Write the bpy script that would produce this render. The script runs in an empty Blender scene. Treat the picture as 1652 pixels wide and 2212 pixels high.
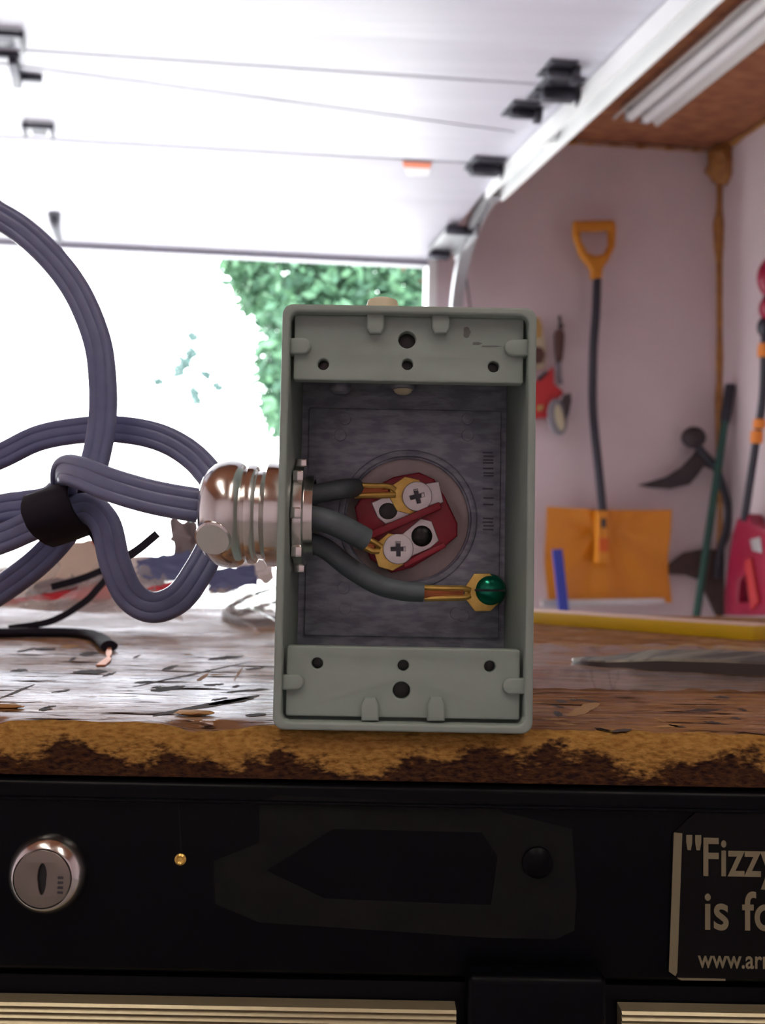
import bpy, bmesh, math, random
from mathutils import Vector, Matrix, noise

random.seed(7)
SC = bpy.context.scene
COL = SC.collection
PI = math.pi

# ------------------------------------------------------------------ camera
FPX, CX, CY = 2085.0, 826.0, 1106.0          # focal length and centre in pixels of 1652 x 2212
PITCH, ROLL = math.radians(3.0), math.radians(1.05)
BT = 0.92                                    # height of the worktop above the floor
CZ = BT + 0.0466                             # camera height
CAM = Vector((0, 0, CZ))
FWD = Vector((0, math.cos(PITCH), math.sin(PITCH)))
_up = Vector((0, -math.sin(PITCH), math.cos(PITCH)))
_rt = Vector((1, 0, 0))
UPV = _up * math.cos(ROLL) - _rt * math.sin(ROLL)
RTV = _rt * math.cos(ROLL) + _up * math.sin(ROLL)
cd = bpy.data.cameras.new('camera')
cam = bpy.data.objects.new('camera', cd)
COL.objects.link(cam)
cam.matrix_world = Matrix(((RTV.x, UPV.x, -FWD.x, 0), (RTV.y, UPV.y, -FWD.y, 0), (RTV.z, UPV.z, -FWD.z, CZ), (0, 0, 0, 1)))
cd.sensor_fit = 'VERTICAL'
cd.sensor_height = 4.54
cd.sensor_width = 4.54 * 1652 / 2212
cd.lens = 4.54 * FPX / 2212
cd.clip_start = 0.01
cd.clip_end = 200
cd.dof.use_dof = True
cd.dof.focus_distance = 0.288
cd.dof.aperture_fstop = 2.4
SC.camera = cam

# ------------------------------------------------------------------ sky and exposure
wd = bpy.data.worlds.new('sky')
SC.world = wd
wd.use_nodes = True
bg = wd.node_tree.nodes['Background']
bg.inputs[0].default_value = (0.93, 0.98, 1.0, 1)
bg.inputs[1].default_value = 13.0
SC.view_settings.view_transform = 'Standard'
SC.view_settings.look = 'None'
SC.view_settings.gamma = 1.0
SC.view_settings.use_curve_mapping = False
SC.view_settings.exposure = 0.0
SC.cycles.max_bounces = 10
SC.cycles.diffuse_bounces = 6
SC.cycles.transparent_max_bounces = 16
SC.cycles.sample_clamp_indirect = 8.0
SC.cycles.caustics_reflective = False
SC.cycles.caustics_refractive = False
LAMP = 20.0                                  # radiance of the lit tubes behind the camera

# ------------------------------------------------------------------ pixel -> place
def ray(px, py):
    return (FWD * FPX + RTV * (px - CX) + UPV * (CY - py)).normalized()
def W(px, py, Y):                            # on the plane at distance Y
    d = ray(px, py)
    return CAM + d * (Y / d.y)
def H(px, py, z):                            # on the horizontal plane at height z
    d = ray(px, py)
    return CAM + d * ((z - CZ) / d.z)
def B(px, py, h=0.0):                        # on the worktop
    return H(px, py, BT + h)
AW = math.radians(5.5)
AR = math.radians(15.6)
DW = Vector((math.cos(AW), math.sin(AW), 0))         # along the front wall
NW = Vector((math.sin(AW), -math.cos(AW), 0))        # front wall normal, into the room
GD = Vector((-math.sin(AR), math.cos(AR), 0))        # along the door tracks, towards the door
NR = Vector((-math.cos(AR), -math.sin(AR), 0))       # right wall normal, into the room
PW = Vector((0.796, 3.5, 0))
def F(px, py, off=0.0):                      # on the front wall, off metres into the room
    d = ray(px, py)
    p0 = PW + NW * off
    return CAM + d * ((p0 - CAM).dot(NW) / d.dot(NW))
CORNER = F(1555, 700)
def R(px, py, off=0.0):                      # on the right wall
    d = ray(px, py)
    p0 = CORNER + NR * off
    return CAM + d * ((p0 - CAM).dot(NR) / d.dot(NR))

# ------------------------------------------------------------------ materials
MATS = {}
def mat(name, col, rough=0.5, metal=0.0, col2=None, nscale=20.0, stretch=(1, 1, 1), rot=(0, 0, 0), ramp=(0.4, 0.6),
        bump=0.0, bscale=None, bdist=0.001, coat=0.0, emit=None, estr=0.0, spec=None, rough2=None, sheen=0.0):
    m = bpy.data.materials.new(name)
    m.use_nodes = True
    nt = m.node_tree
    p = nt.nodes['Principled BSDF']
    p.inputs['Base Color'].default_value = (*col, 1)
    p.inputs['Roughness'].default_value = rough
    p.inputs['Metallic'].default_value = metal
    p.inputs['Coat Weight'].default_value = coat
    if spec is not None:
        p.inputs['Specular IOR Level'].default_value = spec
    if emit:
        p.inputs['Emission Color'].default_value = (*emit, 1)
        p.inputs['Emission Strength'].default_value = estr
    if col2 or bump or rough2 is not None:
        tc = nt.nodes.new('ShaderNodeTexCoord')
        mp = nt.nodes.new('ShaderNodeMapping')
        mp.inputs['Scale'].default_value = stretch
        mp.inputs['Rotation'].default_value = rot
        nt.links.new(tc.outputs['Object'], mp.inputs[0])
        nz = nt.nodes.new('ShaderNodeTexNoise')
        nz.inputs['Scale'].default_value = nscale
        nz.inputs['Detail'].default_value = 6
        nt.links.new(mp.outputs[0], nz.inputs['Vector'])
        if col2:
            rp = nt.nodes.new('ShaderNodeValToRGB')
            rp.color_ramp.elements[0].position = ramp[0]
            rp.color_ramp.elements[1].position = ramp[1]
            rp.color_ramp.elements[0].color = (*col, 1)
            rp.color_ramp.elements[1].color = (*col2, 1)
            nt.links.new(nz.outputs['Fac'], rp.inputs[0])
            nt.links.new(rp.outputs[0], p.inputs['Base Color'])
        if rough2 is not None:
            mr = nt.nodes.new('ShaderNodeMapRange')
            mr.inputs['From Min'].default_value = 0.35
            mr.inputs['From Max'].default_value = 0.65
            mr.inputs['To Min'].default_value = rough
            mr.inputs['To Max'].default_value = rough2
            nt.links.new(nz.outputs['Fac'], mr.inputs['Value'])
            nt.links.new(mr.outputs[0], p.inputs['Roughness'])
        if bump:
            nb = nt.nodes.new('ShaderNodeTexNoise')
            nb.inputs['Scale'].default_value = bscale or nscale
            nb.inputs['Detail'].default_value = 5
            nt.links.new(mp.outputs[0], nb.inputs['Vector'])
            bp = nt.nodes.new('ShaderNodeBump')
            bp.inputs['Strength'].default_value = bump
            bp.inputs['Distance'].default_value = bdist
            nt.links.new(nb.outputs['Fac'], bp.inputs['Height'])
            nt.links.new(bp.outputs[0], p.inputs['Normal'])
    MATS[name] = m
    return m

mat('wall', (0.69, 0.58, 0.61), 0.85, col2=(0.64, 0.535, 0.565), nscale=2.5, bump=0.1, bscale=60, bdist=0.002)
mat('osb', (0.25, 0.085, 0.042), 0.8, col2=(0.36, 0.135, 0.06), nscale=14, stretch=(1, 2.5, 1), bump=0.3, bscale=40, bdist=0.004)
mat('concrete', (0.45, 0.44, 0.43), 0.7, col2=(0.39, 0.38, 0.37), nscale=3)
mat('driveway', (0.62, 0.61, 0.58), 0.8, col2=(0.55, 0.55, 0.52), nscale=2)
mat('foam', (0.42, 0.20, 0.055), 0.8, col2=(0.33, 0.145, 0.05), nscale=25, bump=0.5, bscale=60, bdist=0.01)
mat('doorwhite', (0.545, 0.525, 0.60), 0.4, col2=(0.515, 0.50, 0.575), nscale=6, stretch=(0.2, 8, 8))
mat('doorseam', (0.36, 0.35, 0.40), 0.5)
mat('galv', (0.93, 0.94, 0.95), 0.28, 0.0)
mat('hardware', (0.07, 0.068, 0.085), 0.45, 0.6)
mat('zincgrey', (0.42, 0.42, 0.44), 0.45, 0.6)
mat('whitepaint', (0.85, 0.85, 0.83), 0.45)
mat('fixture', (0.62, 0.58, 0.57), 0.35)
mat('tubeglass', (0.85, 0.82, 0.84), 0.12)
mat('tubelit', (0.9, 0.9, 0.9), 0.3, emit=(1.0, 0.93, 0.84), estr=LAMP)
mat('orange_print', (0.75, 0.20, 0.10), 0.6)
mat('boxpaint', (0.29, 0.36, 0.325), 0.48, col2=(0.27, 0.335, 0.302), nscale=60, bump=0.12, bscale=900, bdist=0.0002)
mat('castback', (0.38, 0.405, 0.48), 0.5, 0.35, col2=(0.25, 0.27, 0.34), nscale=150, stretch=(1, 1, 3), bump=0.35, bscale=500, bdist=0.0003)
mat('plateback', (0.80, 0.70, 0.68), 0.6, 0.0, col2=(0.70, 0.60, 0.59), nscale=120)
mat('redplastic', (0.36, 0.014, 0.035), 0.38)
mat('nickel', (0.72, 0.69, 0.70), 0.32, 0.55)
mat('blackhole', (0.006, 0.006, 0.007), 0.35)
mat('brass', (0.84, 0.58, 0.15), 0.32, 0.6, col2=(0.74, 0.49, 0.12), nscale=300)
mat('copper', (0.60, 0.20, 0.085), 0.45, 0.5, spec=0.2)
mat('greenmetal', (0.006, 0.24, 0.14), 0.2, 0.7)
mat('cream', (0.75, 0.69, 0.48), 0.4)
mat('chrome', (0.80, 0.79, 0.77), 0.14, 1.0, rough2=0.24, nscale=200, bump=0.06, bscale=150, bdist=0.0004)
mat('cord', (0.15, 0.172, 0.31), 0.42, col2=(0.135, 0.155, 0.285), nscale=150, bump=0.1, bscale=600, bdist=0.0002)  # grey cord with some purple lens flare tint mixed into its colour
mat('conductor', (0.125, 0.155, 0.175), 0.5, col2=(0.105, 0.132, 0.15), nscale=200)
mat('blackplastic', (0.016, 0.014, 0.022), 0.7, spec=0.15)
mat('chestblack', (0.0016, 0.0016, 0.0032), 0.30, bump=0.08, bscale=400, bdist=0.0003, rough2=0.42, nscale=60, spec=0.11)
mat('residue', (0.0034, 0.0034, 0.0045), 0.6, col2=(0.0062, 0.006, 0.0066), nscale=120, spec=0.2)
mat('smudge', (0.13, 0.145, 0.135), 0.6)
mat('stickerblack', (0.0035, 0.003, 0.004), 0.4, spec=0.16)
mat('gold', (0.20, 0.175, 0.105), 0.5)
mat('aluminium', (0.44, 0.39, 0.25), 0.38, 0.6, col2=(0.38, 0.33, 0.21), nscale=80, stretch=(0.1, 1, 1))
mat('lockface', (0.27, 0.235, 0.205), 0.3, 0.9, bump=0.15, bscale=900, bdist=0.0002)
mat('shovelyellow', (0.66, 0.24, 0.012), 0.42)
mat('griporange', (0.58, 0.22, 0.012), 0.5)
mat('shaftblack', (0.022, 0.022, 0.035), 0.4)
mat('steelstrip', (0.55, 0.55, 0.55), 0.4, 0.7)
mat('orange_label', (0.62, 0.11, 0.01), 0.5)
mat('bluepaint', (0.035, 0.06, 0.38), 0.45)
mat('redcloth', (0.50, 0.03, 0.035), 0.7)
mat('darkwood', (0.085, 0.035, 0.028), 0.6)
mat('tan', (0.45, 0.30, 0.10), 0.7)
mat('palecream', (0.50, 0.44, 0.30), 0.6)
mat('greyfabric', (0.20, 0.185, 0.21), 0.7)
mat('darkiron', (0.030, 0.022, 0.028), 0.6, col2=(0.045, 0.03, 0.032), nscale=20)
mat('rust', (0.080, 0.045, 0.040), 0.75, col2=(0.06, 0.034, 0.032), nscale=18)
mat('greenpole', (0.012, 0.070, 0.055), 0.5)
mat('crimson', (0.30, 0.010, 0.045), 0.35)
mat('collarorange', (0.80, 0.24, 0.03), 0.5)
mat('yellowpaint', (0.62, 0.42, 0.004), 0.45)
mat('palewood', (0.62, 0.43, 0.33), 0.6, col2=(0.55, 0.37, 0.28), nscale=30, stretch=(0.3, 4, 1))
mat('steelbar', (0.30, 0.275, 0.21), 0.35, 0.7, col2=(0.12, 0.105, 0.095), nscale=90, stretch=(0.3, 2, 1))
mat('steelbardark', (0.035, 0.025, 0.022), 0.5, 0.3)
mat('cardbeige', (0.62, 0.52, 0.46), 0.7)
mat('cardred', (0.62, 0.035, 0.06), 0.5)
mat('cardblue', (0.10, 0.13, 0.30), 0.5)
mat('cardwhite', (0.8, 0.78, 0.8), 0.6)
mat('cardgrey', (0.25, 0.22, 0.24), 0.7)
mat('bark', (0.10, 0.06, 0.035), 0.9, bump=0.4, bscale=20, bdist=0.02)
mat('castmark', (0.10, 0.10, 0.13), 0.5)
mat('gouge', (0.045, 0.024, 0.020), 0.85, spec=0.1)
mat('rawwood', (0.34, 0.18, 0.06), 0.85, spec=0.1)
mat('chip', (0.42, 0.22, 0.07), 0.8)

def foliage_mat(name, c1, c2):
    m = bpy.data.materials.new(name)
    m.use_nodes = True
    nt = m.node_tree
    p = nt.nodes['Principled BSDF']
    p.inputs['Roughness'].default_value = 0.7
    g = nt.nodes.new('ShaderNodeNewGeometry')
    rp = nt.nodes.new('ShaderNodeValToRGB')
    rp.color_ramp.elements[0].color = (*c1, 1)
    rp.color_ramp.elements[1].color = (*c2, 1)
    nt.links.new(g.outputs['Random Per Island'], rp.inputs[0])
    nt.links.new(rp.outputs[0], p.inputs['Base Color'])
    MATS[name] = m
foliage_mat('leaf', (0.018, 0.062, 0.036), (0.068, 0.160, 0.080))
foliage_mat('leafglare', (0.055, 0.105, 0.10), (0.075, 0.13, 0.125))  # lens glare over the young tree, put into its pale teal colour

def film_mat(name, fac, tint=(0.9, 0.9, 0.92)):
    m = bpy.data.materials.new(name)
    m.use_nodes = True
    nt = m.node_tree
    out = nt.nodes['Material Output']
    p = nt.nodes['Principled BSDF']
    p.inputs['Base Color'].default_value = (*tint, 1)
    p.inputs['Roughness'].default_value = 0.12
    p.inputs['Specular IOR Level'].default_value = 0.8
    tr = nt.nodes.new('ShaderNodeBsdfTransparent')
    mx = nt.nodes.new('ShaderNodeMixShader')
    mx.inputs[0].default_value = fac
    nt.links.new(tr.outputs[0], mx.inputs[1])
    nt.links.new(p.outputs[0], mx.inputs[2])
    nt.links.new(mx.outputs[0], out.inputs['Surface'])
    MATS[name] = m
film_mat('film', 0.30)
film_mat('sheetfilm', 0.42, (0.50, 0.46, 0.47))

def bench_mat():
    m = bpy.data.materials.new('benchwood')
    m.use_nodes = True
    nt = m.node_tree
    N, L = nt.nodes.new, nt.links.new
    p = nt.nodes['Principled BSDF']
    tc = N('ShaderNodeTexCoord')
    sx = N('ShaderNodeSeparateXYZ')
    L(tc.outputs['Object'], sx.inputs[0])
    def noise_(scale, stretch, rot=(0, 0, 0), detail=5):
        mp = N('ShaderNodeMapping')
        mp.inputs['Scale'].default_value = stretch
        mp.inputs['Rotation'].default_value = rot
        L(tc.outputs['Object'], mp.inputs[0])
        n = N('ShaderNodeTexNoise')
        n.inputs['Scale'].default_value = scale
        n.inputs['Detail'].default_value = detail
        L(mp.outputs[0], n.inputs['Vector'])
        return n.outputs['Fac']
    def math_(op, a, b=None, clamp=False):
        n = N('ShaderNodeMath')
        n.operation = op
        n.use_clamp = clamp
        for i, v in enumerate((a, b)):
            if v is None: continue
            if isinstance(v, (int, float)): n.inputs[i].default_value = v
            else: L(v, n.inputs[i])
        return n.outputs[0]
    def ramp(fac, stops):
        r = N('ShaderNodeValToRGB')
        els = r.color_ramp.elements
        while len(els) < len(stops): els.new(0.5)
        for e, (pos, c) in zip(els, stops):
            e.position = pos
            e.color = (*c, 1)
        L(fac, r.inputs[0])
        return r.outputs[0]
    def mix(fac, a, b):
        n = N('ShaderNodeMix')
        n.data_type = 'RGBA'
        L(fac, n.inputs['Factor'])
        for i, v in (('A', a), ('B', b)):
            s = [q for q in n.inputs if q.name == i and q.type == 'RGBA'][0]
            if isinstance(v, tuple): s.default_value = (*v, 1)
            else: L(v, s)
        return [q for q in n.outputs if q.type == 'RGBA'][0]
    # object origin sits on the front top edge line: y = 0 at the edge, z = 0 at the top
    grain = noise_(28, (1, 7, 1), (0, 0, 0.35))
    streak = noise_(70, (1, 6, 1), (0, 0, 0.5), 3)
    top = ramp(grain, [(0.3, (0.13, 0.052, 0.018)), (0.52, (0.25, 0.115, 0.040)), (0.75, (0.36, 0.19, 0.065))])
    def soft(v, lo_, hi_):
        r = N('ShaderNodeMapRange')
        r.interpolation_type = 'SMOOTHSTEP'
        r.inputs['From Min'].default_value = lo_
        r.inputs['From Max'].default_value = hi_
        L(v, r.inputs['Value'])
        return r.outputs[0]
    big_g = noise_(24, (1, 5, 1), (0, 0, 0.3), 6)
    scr = math_('MAXIMUM', soft(streak, 0.60, 0.68), soft(big_g, 0.60, 0.66))
    top = mix(scr, top, (0.035, 0.018, 0.012))
    wornn = noise_(38, (1, 2.0, 1), (0, 0, 0.2), 6)
    worn = math_('GREATER_THAN', wornn, 0.69)
    top = mix(worn, top, (0.36, 0.19, 0.05))
    # raw edge: worn ochre above, grimy brown below, ragged line between them
    en = noise_(55, (1, 1, 1.6), (0, 0.35, 0), 6)
    fine = noise_(420, (1, 1, 2.2), (0, 0.3, 0), 4)
    ochre = ramp(fine, [(0.3, (0.26, 0.125, 0.030)), (0.65, (0.46, 0.26, 0.075))])
    grime = ramp(fine, [(0.35, (0.026, 0.014, 0.014)), (0.72, (0.105, 0.045, 0.018))])
    big = noise_(16, (1, 1, 1), (0, 0, 0), 3)
    lim = math_('ADD', math_('MULTIPLY', math_('SUBTRACT', en, 0.5), 0.030), math_('MULTIPLY', math_('SUBTRACT', big, 0.5), 0.022))
    lim = math_('ADD', lim, math_('MULTIPLY', math_('SUBTRACT', fine, 0.5), 0.008))
    lo = math_('SUBTRACT', 1.0, soft(math_('ADD', sx.outputs['Z'], lim), -0.0090, -0.0045))
    edge = mix(lo, ochre, grime)
    chipn = noise_(45, (1, 1.4, 1), (0, 0, 0.3), 6)
    em = math_('ADD', sx.outputs['Y'], math_('MULTIPLY', math_('SUBTRACT', chipn, 0.5), 0.012))
    isedge = math_('LESS_THAN', em, 0.0058)
    L(mix(isedge, top, edge), p.inputs['Base Color'])
    rn = noise_(40, (1, 5, 1), (0, 0, 0.4))
    r1 = N('ShaderNodeMapRange')
    r1.inputs['From Min'].default_value = 0.35
    r1.inputs['From Max'].default_value = 0.7
    r1.inputs['To Min'].default_value = 0.16
    r1.inputs['To Max'].default_value = 0.40
    L(rn, r1.inputs['Value'])
    rough = math_('MAXIMUM', r1.outputs[0], math_('MULTIPLY', isedge, 0.85))
    rough = math_('MAXIMUM', rough, math_('MULTIPLY', worn, 0.7))
    rough = math_('MAXIMUM', rough, math_('MULTIPLY', scr, 0.75))
    L(rough, p.inputs['Roughness'])
    p.inputs['Specular IOR Level'].default_value = 0.0
    gl = N('ShaderNodeBsdfGlossy')
    gl.inputs['Color'].default_value = (0.92, 0.92, 1.0, 1)
    L(r1.outputs[0], gl.inputs['Roughness'])
    keep = math_('SUBTRACT', 1.0, math_('MAXIMUM', math_('MAXIMUM', scr, isedge), worn))
    patch = soft(noise_(9, (1, 1.6, 1), (0, 0, 0.6), 3), 0.35, 0.68)
    gw = math_('MULTIPLY', keep, math_('ADD', 0.055, math_('MULTIPLY', patch, 0.13)))
    mxs = N('ShaderNodeMixShader')
    L(gw, mxs.inputs[0])
    L(p.outputs[0], mxs.inputs[1])
    L(gl.outputs[0], mxs.inputs[2])
    L(mxs.outputs[0], nt.nodes['Material Output'].inputs['Surface'])
    hb = math_('SUBTRACT', math_('MULTIPLY', noise_(60, (1, 5, 1), (0, 0, 0.4), 4), 0.6), math_('MULTIPLY', scr, 0.5))
    hb = math_('ADD', hb, math_('MULTIPLY', math_('MULTIPLY', fine, isedge), 1.6))
    bp = N('ShaderNodeBump')
    bp.inputs['Strength'].default_value = 0.6
    bp.inputs['Distance'].default_value = 0.0014
    L(hb, bp.inputs['Height'])
    L(bp.outputs[0], p.inputs['Normal'])
    L(bp.outputs[0], gl.inputs['Normal'])
    MATS['benchwood'] = m
bench_mat()

# ------------------------------------------------------------------ building helpers
def empty(name, loc, label, cat, group=None):
    o = bpy.data.objects.new(name, None)
    COL.objects.link(o)
    o.empty_display_size = 0.02
    o.location = loc
    o['label'] = label
    o['category'] = cat
    if group: o['group'] = group
    return o
def root_of(o):
    while o.parent: o = o.parent
    return o
def put(name, me, material, parent=None, label=None, cat=None, kind=None, group=None, angle=35):
    """link a mesh given in world coordinates as one object; origin at its root's origin, or at its own base"""
    if isinstance(me, bmesh.types.BMesh):
        bm = me
        bmesh.ops.recalc_face_normals(bm, faces=bm.faces)
        me = bpy.data.meshes.new(name)
        bm.to_mesh(me)
        bm.free()
    me.materials.clear()
    me.materials.append(MATS[material])
    o = bpy.data.objects.new(name, me)
    COL.objects.link(o)
    if parent:
        org = Vector(root_of(parent).location)
        o.parent = parent
    else:
        vs = [v.co for v in me.vertices]
        org = Vector(((min(v.x for v in vs) + max(v.x for v in vs)) / 2, (min(v.y for v in vs) + max(v.y for v in vs)) / 2, min(v.z for v in vs)))
        o.location = org
    me.transform(Matrix.Translation(-org))
    if angle:
        me.polygons.foreach_set('use_smooth', [True] * len(me.polygons))
        me.set_sharp_from_angle(angle=math.radians(angle))
    me.update()
    if label: o['label'] = label
    if cat: o['category'] = cat
    if kind: o['kind'] = kind
    if group: o['group'] = group
    return o
def reorigin(o, org):
    """move the origin of a top-level mesh"""
    d = Vector(org) - Vector(o.location)
    o.data.transform(Matrix.Translation(-d))
    o.location = org
def new(): return bmesh.new()
def frame(o, ux, uy, un):
    ux, uy, un = Vector(ux).normalized(), Vector(uy).normalized(), Vector(un).normalized()
    return Matrix(((ux.x, uy.x, un.x, o[0]), (ux.y, uy.y, un.y, o[1]), (ux.z, uy.z, un.z, o[2]), (0, 0, 0, 1)))
def box(bm, c, size, M=None, bevel=0.0, seg=2):
    r = bmesh.ops.create_cube(bm, size=1.0)
    vs = r['verts']
    for v in vs: v.co = Vector((v.co.x * size[0], v.co.y * size[1], v.co.z * size[2]))
    if bevel:
        es = list({e for v in vs for e in v.link_edges})
        rr = bmesh.ops.bevel(bm, geom=es, offset=bevel, segments=seg, profile=0.5, affect='EDGES')
        vs = list({v for f in rr['faces'] for v in f.verts} | {v for v in vs if v.is_valid})
    m = Matrix.Translation(c) if M is None else M @ Matrix.Translation(c)
    for v in vs: v.co = m @ v.co
    return vs
def hexa(bm, p):
    """eight corners: bottom four then top four"""
    v = [bm.verts.new(q) for q in p]
    for f in ((0, 1, 2, 3), (4, 5, 6, 7), (0, 1, 5, 4), (1, 2, 6, 5), (2, 3, 7, 6), (3, 0, 4, 7)):
        bm.faces.new([v[i] for i in f])
def lathe(bm, o, axis, prof, seg=40, start=None):
    """prof: list of (distance along axis, radius)"""
    a = Vector(axis).normalized()
    u = a.orthogonal().normalized() if start is None else (Vector(start) - a * a.dot(Vector(start))).normalized()
    w = a.cross(u)
    o = Vector(o)
    rings = []
    for t, r in prof:
        if r <= 1e-7:
            rings.append([bm.verts.new(o + a * t)])
        else:
            rings.append([bm.verts.new(o + a * t + (u * math.cos(2 * PI * k / seg) + w * math.sin(2 * PI * k / seg)) * r) for k in range(seg)])
    for A, Bq in zip(rings, rings[1:]):
        for k in range(seg):
            k2 = (k + 1) % seg
            if len(A) == 1 and len(Bq) == 1: continue
            if len(A) == 1: bm.faces.new((A[0], Bq[k], Bq[k2]))
            elif len(Bq) == 1: bm.faces.new((A[k], Bq[0], A[k2]))
            else: bm.faces.new((A[k], Bq[k], Bq[k2], A[k2]))
    for rg in (rings[0], rings[-1]):
        if len(rg) > 1: bm.faces.new(rg)
def smooth_path(pts, n=8):
    P = [Vector(p) for p in pts]
    if len(P) < 3: 
        return [P[0].lerp(P[1], k / n) for k in range(n + 1)]
    out = []
    for i in range(len(P) - 1):
        p0 = P[i - 1] if i else P[0] * 2 - P[1]
        p1, p2 = P[i], P[i + 1]
        p3 = P[i + 2] if i + 2 < len(P) else P[-1] * 2 - P[-2]
        for k in range(n):
            t = k / n
            out.append(0.5 * ((2 * p1) + (p2 - p0) * t + (2 * p0 - 5 * p1 + 4 * p2 - p3) * t * t + (3 * p1 - p0 - 3 * p2 + p3) * t ** 3))
    out.append(P[-1])
    return out
def sweep(bm, path, prof, facing=None, scale=None):
    """prof (u, v): u across, v towards the facing vector"""
    n = len(path)
    rings = []
    prev = None
    for i, p in enumerate(path):
        t = (path[min(i + 1, n - 1)] - path[max(i - 1, 0)]).normalized()
        if facing is not None:
            u = t.cross(Vector(facing))
            if prev is not None:
                if u.length < 0.25: u = prev.copy() * 0.7 + (u if u.dot(prev) > 0 else -u)
                if u.dot(prev) < 0: u = -u
                u = (u.normalized() * 0.5 + prev * 0.5)
        else:
            u = prev if prev is not None else t.orthogonal()
        u = (u - t * u.dot(t)).normalized()
        prev = u
        w = u.cross(t)
        s = scale[i] if scale else 1.0
        rings.append([bm.verts.new(p + u * (a * s) + w * (b * s)) for a, b in prof])
    m = len(prof)
    for A, Bq in zip(rings, rings[1:]):
        for k in range(m):
            bm.faces.new((A[k], A[(k + 1) % m], Bq[(k + 1) % m], Bq[k]))
    bm.faces.new(rings[0])
    bm.faces.new(rings[-1])
def circ(r, n=14, ry=None):
    return [(r * math.cos(2 * PI * k / n), (ry or r) * math.sin(2 * PI * k / n)) for k in range(n)]
def tube(bm, pts, r, n=8, seg=14, facing=None, rs=None, straight=False):
    path = [Vector(p) for p in pts] if straight else smooth_path(pts, n)
    sc = None
    if rs: sc = [rs[0] + (rs[-1] - rs[0]) * i / (len(path) - 1) for i in range(len(path))]
    sweep(bm, path, circ(r, seg), facing, sc)
def rrect(x0, z0, x1, z1, r, n=6):
    pts = []
    for cx, cz, a0 in ((x1 - r, z1 - r, 0), (x0 + r, z1 - r, 90), (x0 + r, z0 + r, 180), (x1 - r, z0 + r, 270)):
        for k in range(n + 1):
            a = math.radians(a0 + 90 * k / n)
            pts.append((cx + r * math.cos(a), cz + r * math.sin(a)))
    return pts
def ring(cx, cz, r, n=28, rz=None):
    return [(cx + r * math.cos(2 * PI * k / n), cz + (rz or r) * math.sin(2 * PI * k / n)) for k in range(n)]
def plate(outlines, thick, M, bevel=0.0):
    """filled flat shape with holes (outer outline first); local z from 0 to -thick, M maps to the world"""
    cu = bpy.data.curves.new('tmp', 'CURVE')
    cu.dimensions = '2D'
    cu.fill_mode = 'BOTH'
    cu.extrude = thick / 2 - bevel
    cu.bevel_depth = bevel
    cu.bevel_resolution = 2
    cu.offset = -bevel
    for pts in outlines:
        s = cu.splines.new('POLY')
        s.points.add(len(pts) - 1)
        for q, (x, y) in zip(s.points, pts): q.co = (x, y, 0, 1)
        s.use_cyclic_u = True
    ob = bpy.data.objects.new('tmp', cu)
    COL.objects.link(ob)
    bpy.context.view_layer.update()
    me = bpy.data.meshes.new_from_object(ob.evaluated_get(bpy.context.evaluated_depsgraph_get()))
    bpy.data.objects.remove(ob)
    bpy.data.curves.remove(cu)
    b = new()
    b.from_mesh(me)
    bpy.data.meshes.remove(me)
    bmesh.ops.remove_doubles(b, verts=b.verts, dist=1e-6)
    m = M @ Matrix.Translation((0, 0, -thick / 2))
    for v in b.verts: v.co = m @ v.co
    return b
def XZ(Y):                                   # local (x, y, z) -> world X, Z, and z towards the camera from the plane Y
    return Matrix(((1, 0, 0, 0), (0, 0, -1, Y), (0, 1, 0, 0), (0, 0, 0, 1)))
def pxz(pts, Y):                             # pixels -> (x, z) on the plane Y
    return [(W(a, b, Y).x, W(a, b, Y).z) for a, b in pts]
def wall_frame(off=0.0):                     # front wall frame: x along the wall, y up, z into the room
    return frame(PW + NW * off, DW, (0, 0, 1), NW)
def wpts(pts, off=0.0):                      # pixels -> wall-frame coordinates
    Mi = wall_frame(off).inverted()
    return [tuple((Mi @ F(a, b, off))[:2]) for a, b in pts]
def rwall_frame(off=0.0):
    return frame(CORNER + NR * off, -GD, (0, 0, 1), NR)
def rpts(pts, off=0.0):
    Mi = rwall_frame(off).inverted()
    return [tuple((Mi @ R(a, b, off))[:2]) for a, b in pts]
def merge(*bms):
    a = bms[0]
    for b in bms[1:]:
        me = bpy.data.meshes.new('t')
        b.to_mesh(me)
        b.free()
        a.from_mesh(me)
        bpy.data.meshes.remove(me)
    return a
def text_mesh(body, size, M, sx=1.0, thick=0.0001):
    cu = bpy.data.curves.new('tmp', 'FONT')
    cu.body = body
    cu.size = size
    cu.extrude = thick
    cu.offset = size * 0.012
    ob = bpy.data.objects.new('tmp', cu)
    COL.objects.link(ob)
    bpy.context.view_layer.update()
    me = bpy.data.meshes.new_from_object(ob.evaluated_get(bpy.context.evaluated_depsgraph_get()))
    bpy.data.objects.remove(ob)
    bpy.data.curves.remove(cu)
    me.transform(M @ Matrix.Diagonal((sx, 1, 1, 1)))
    return me

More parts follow.
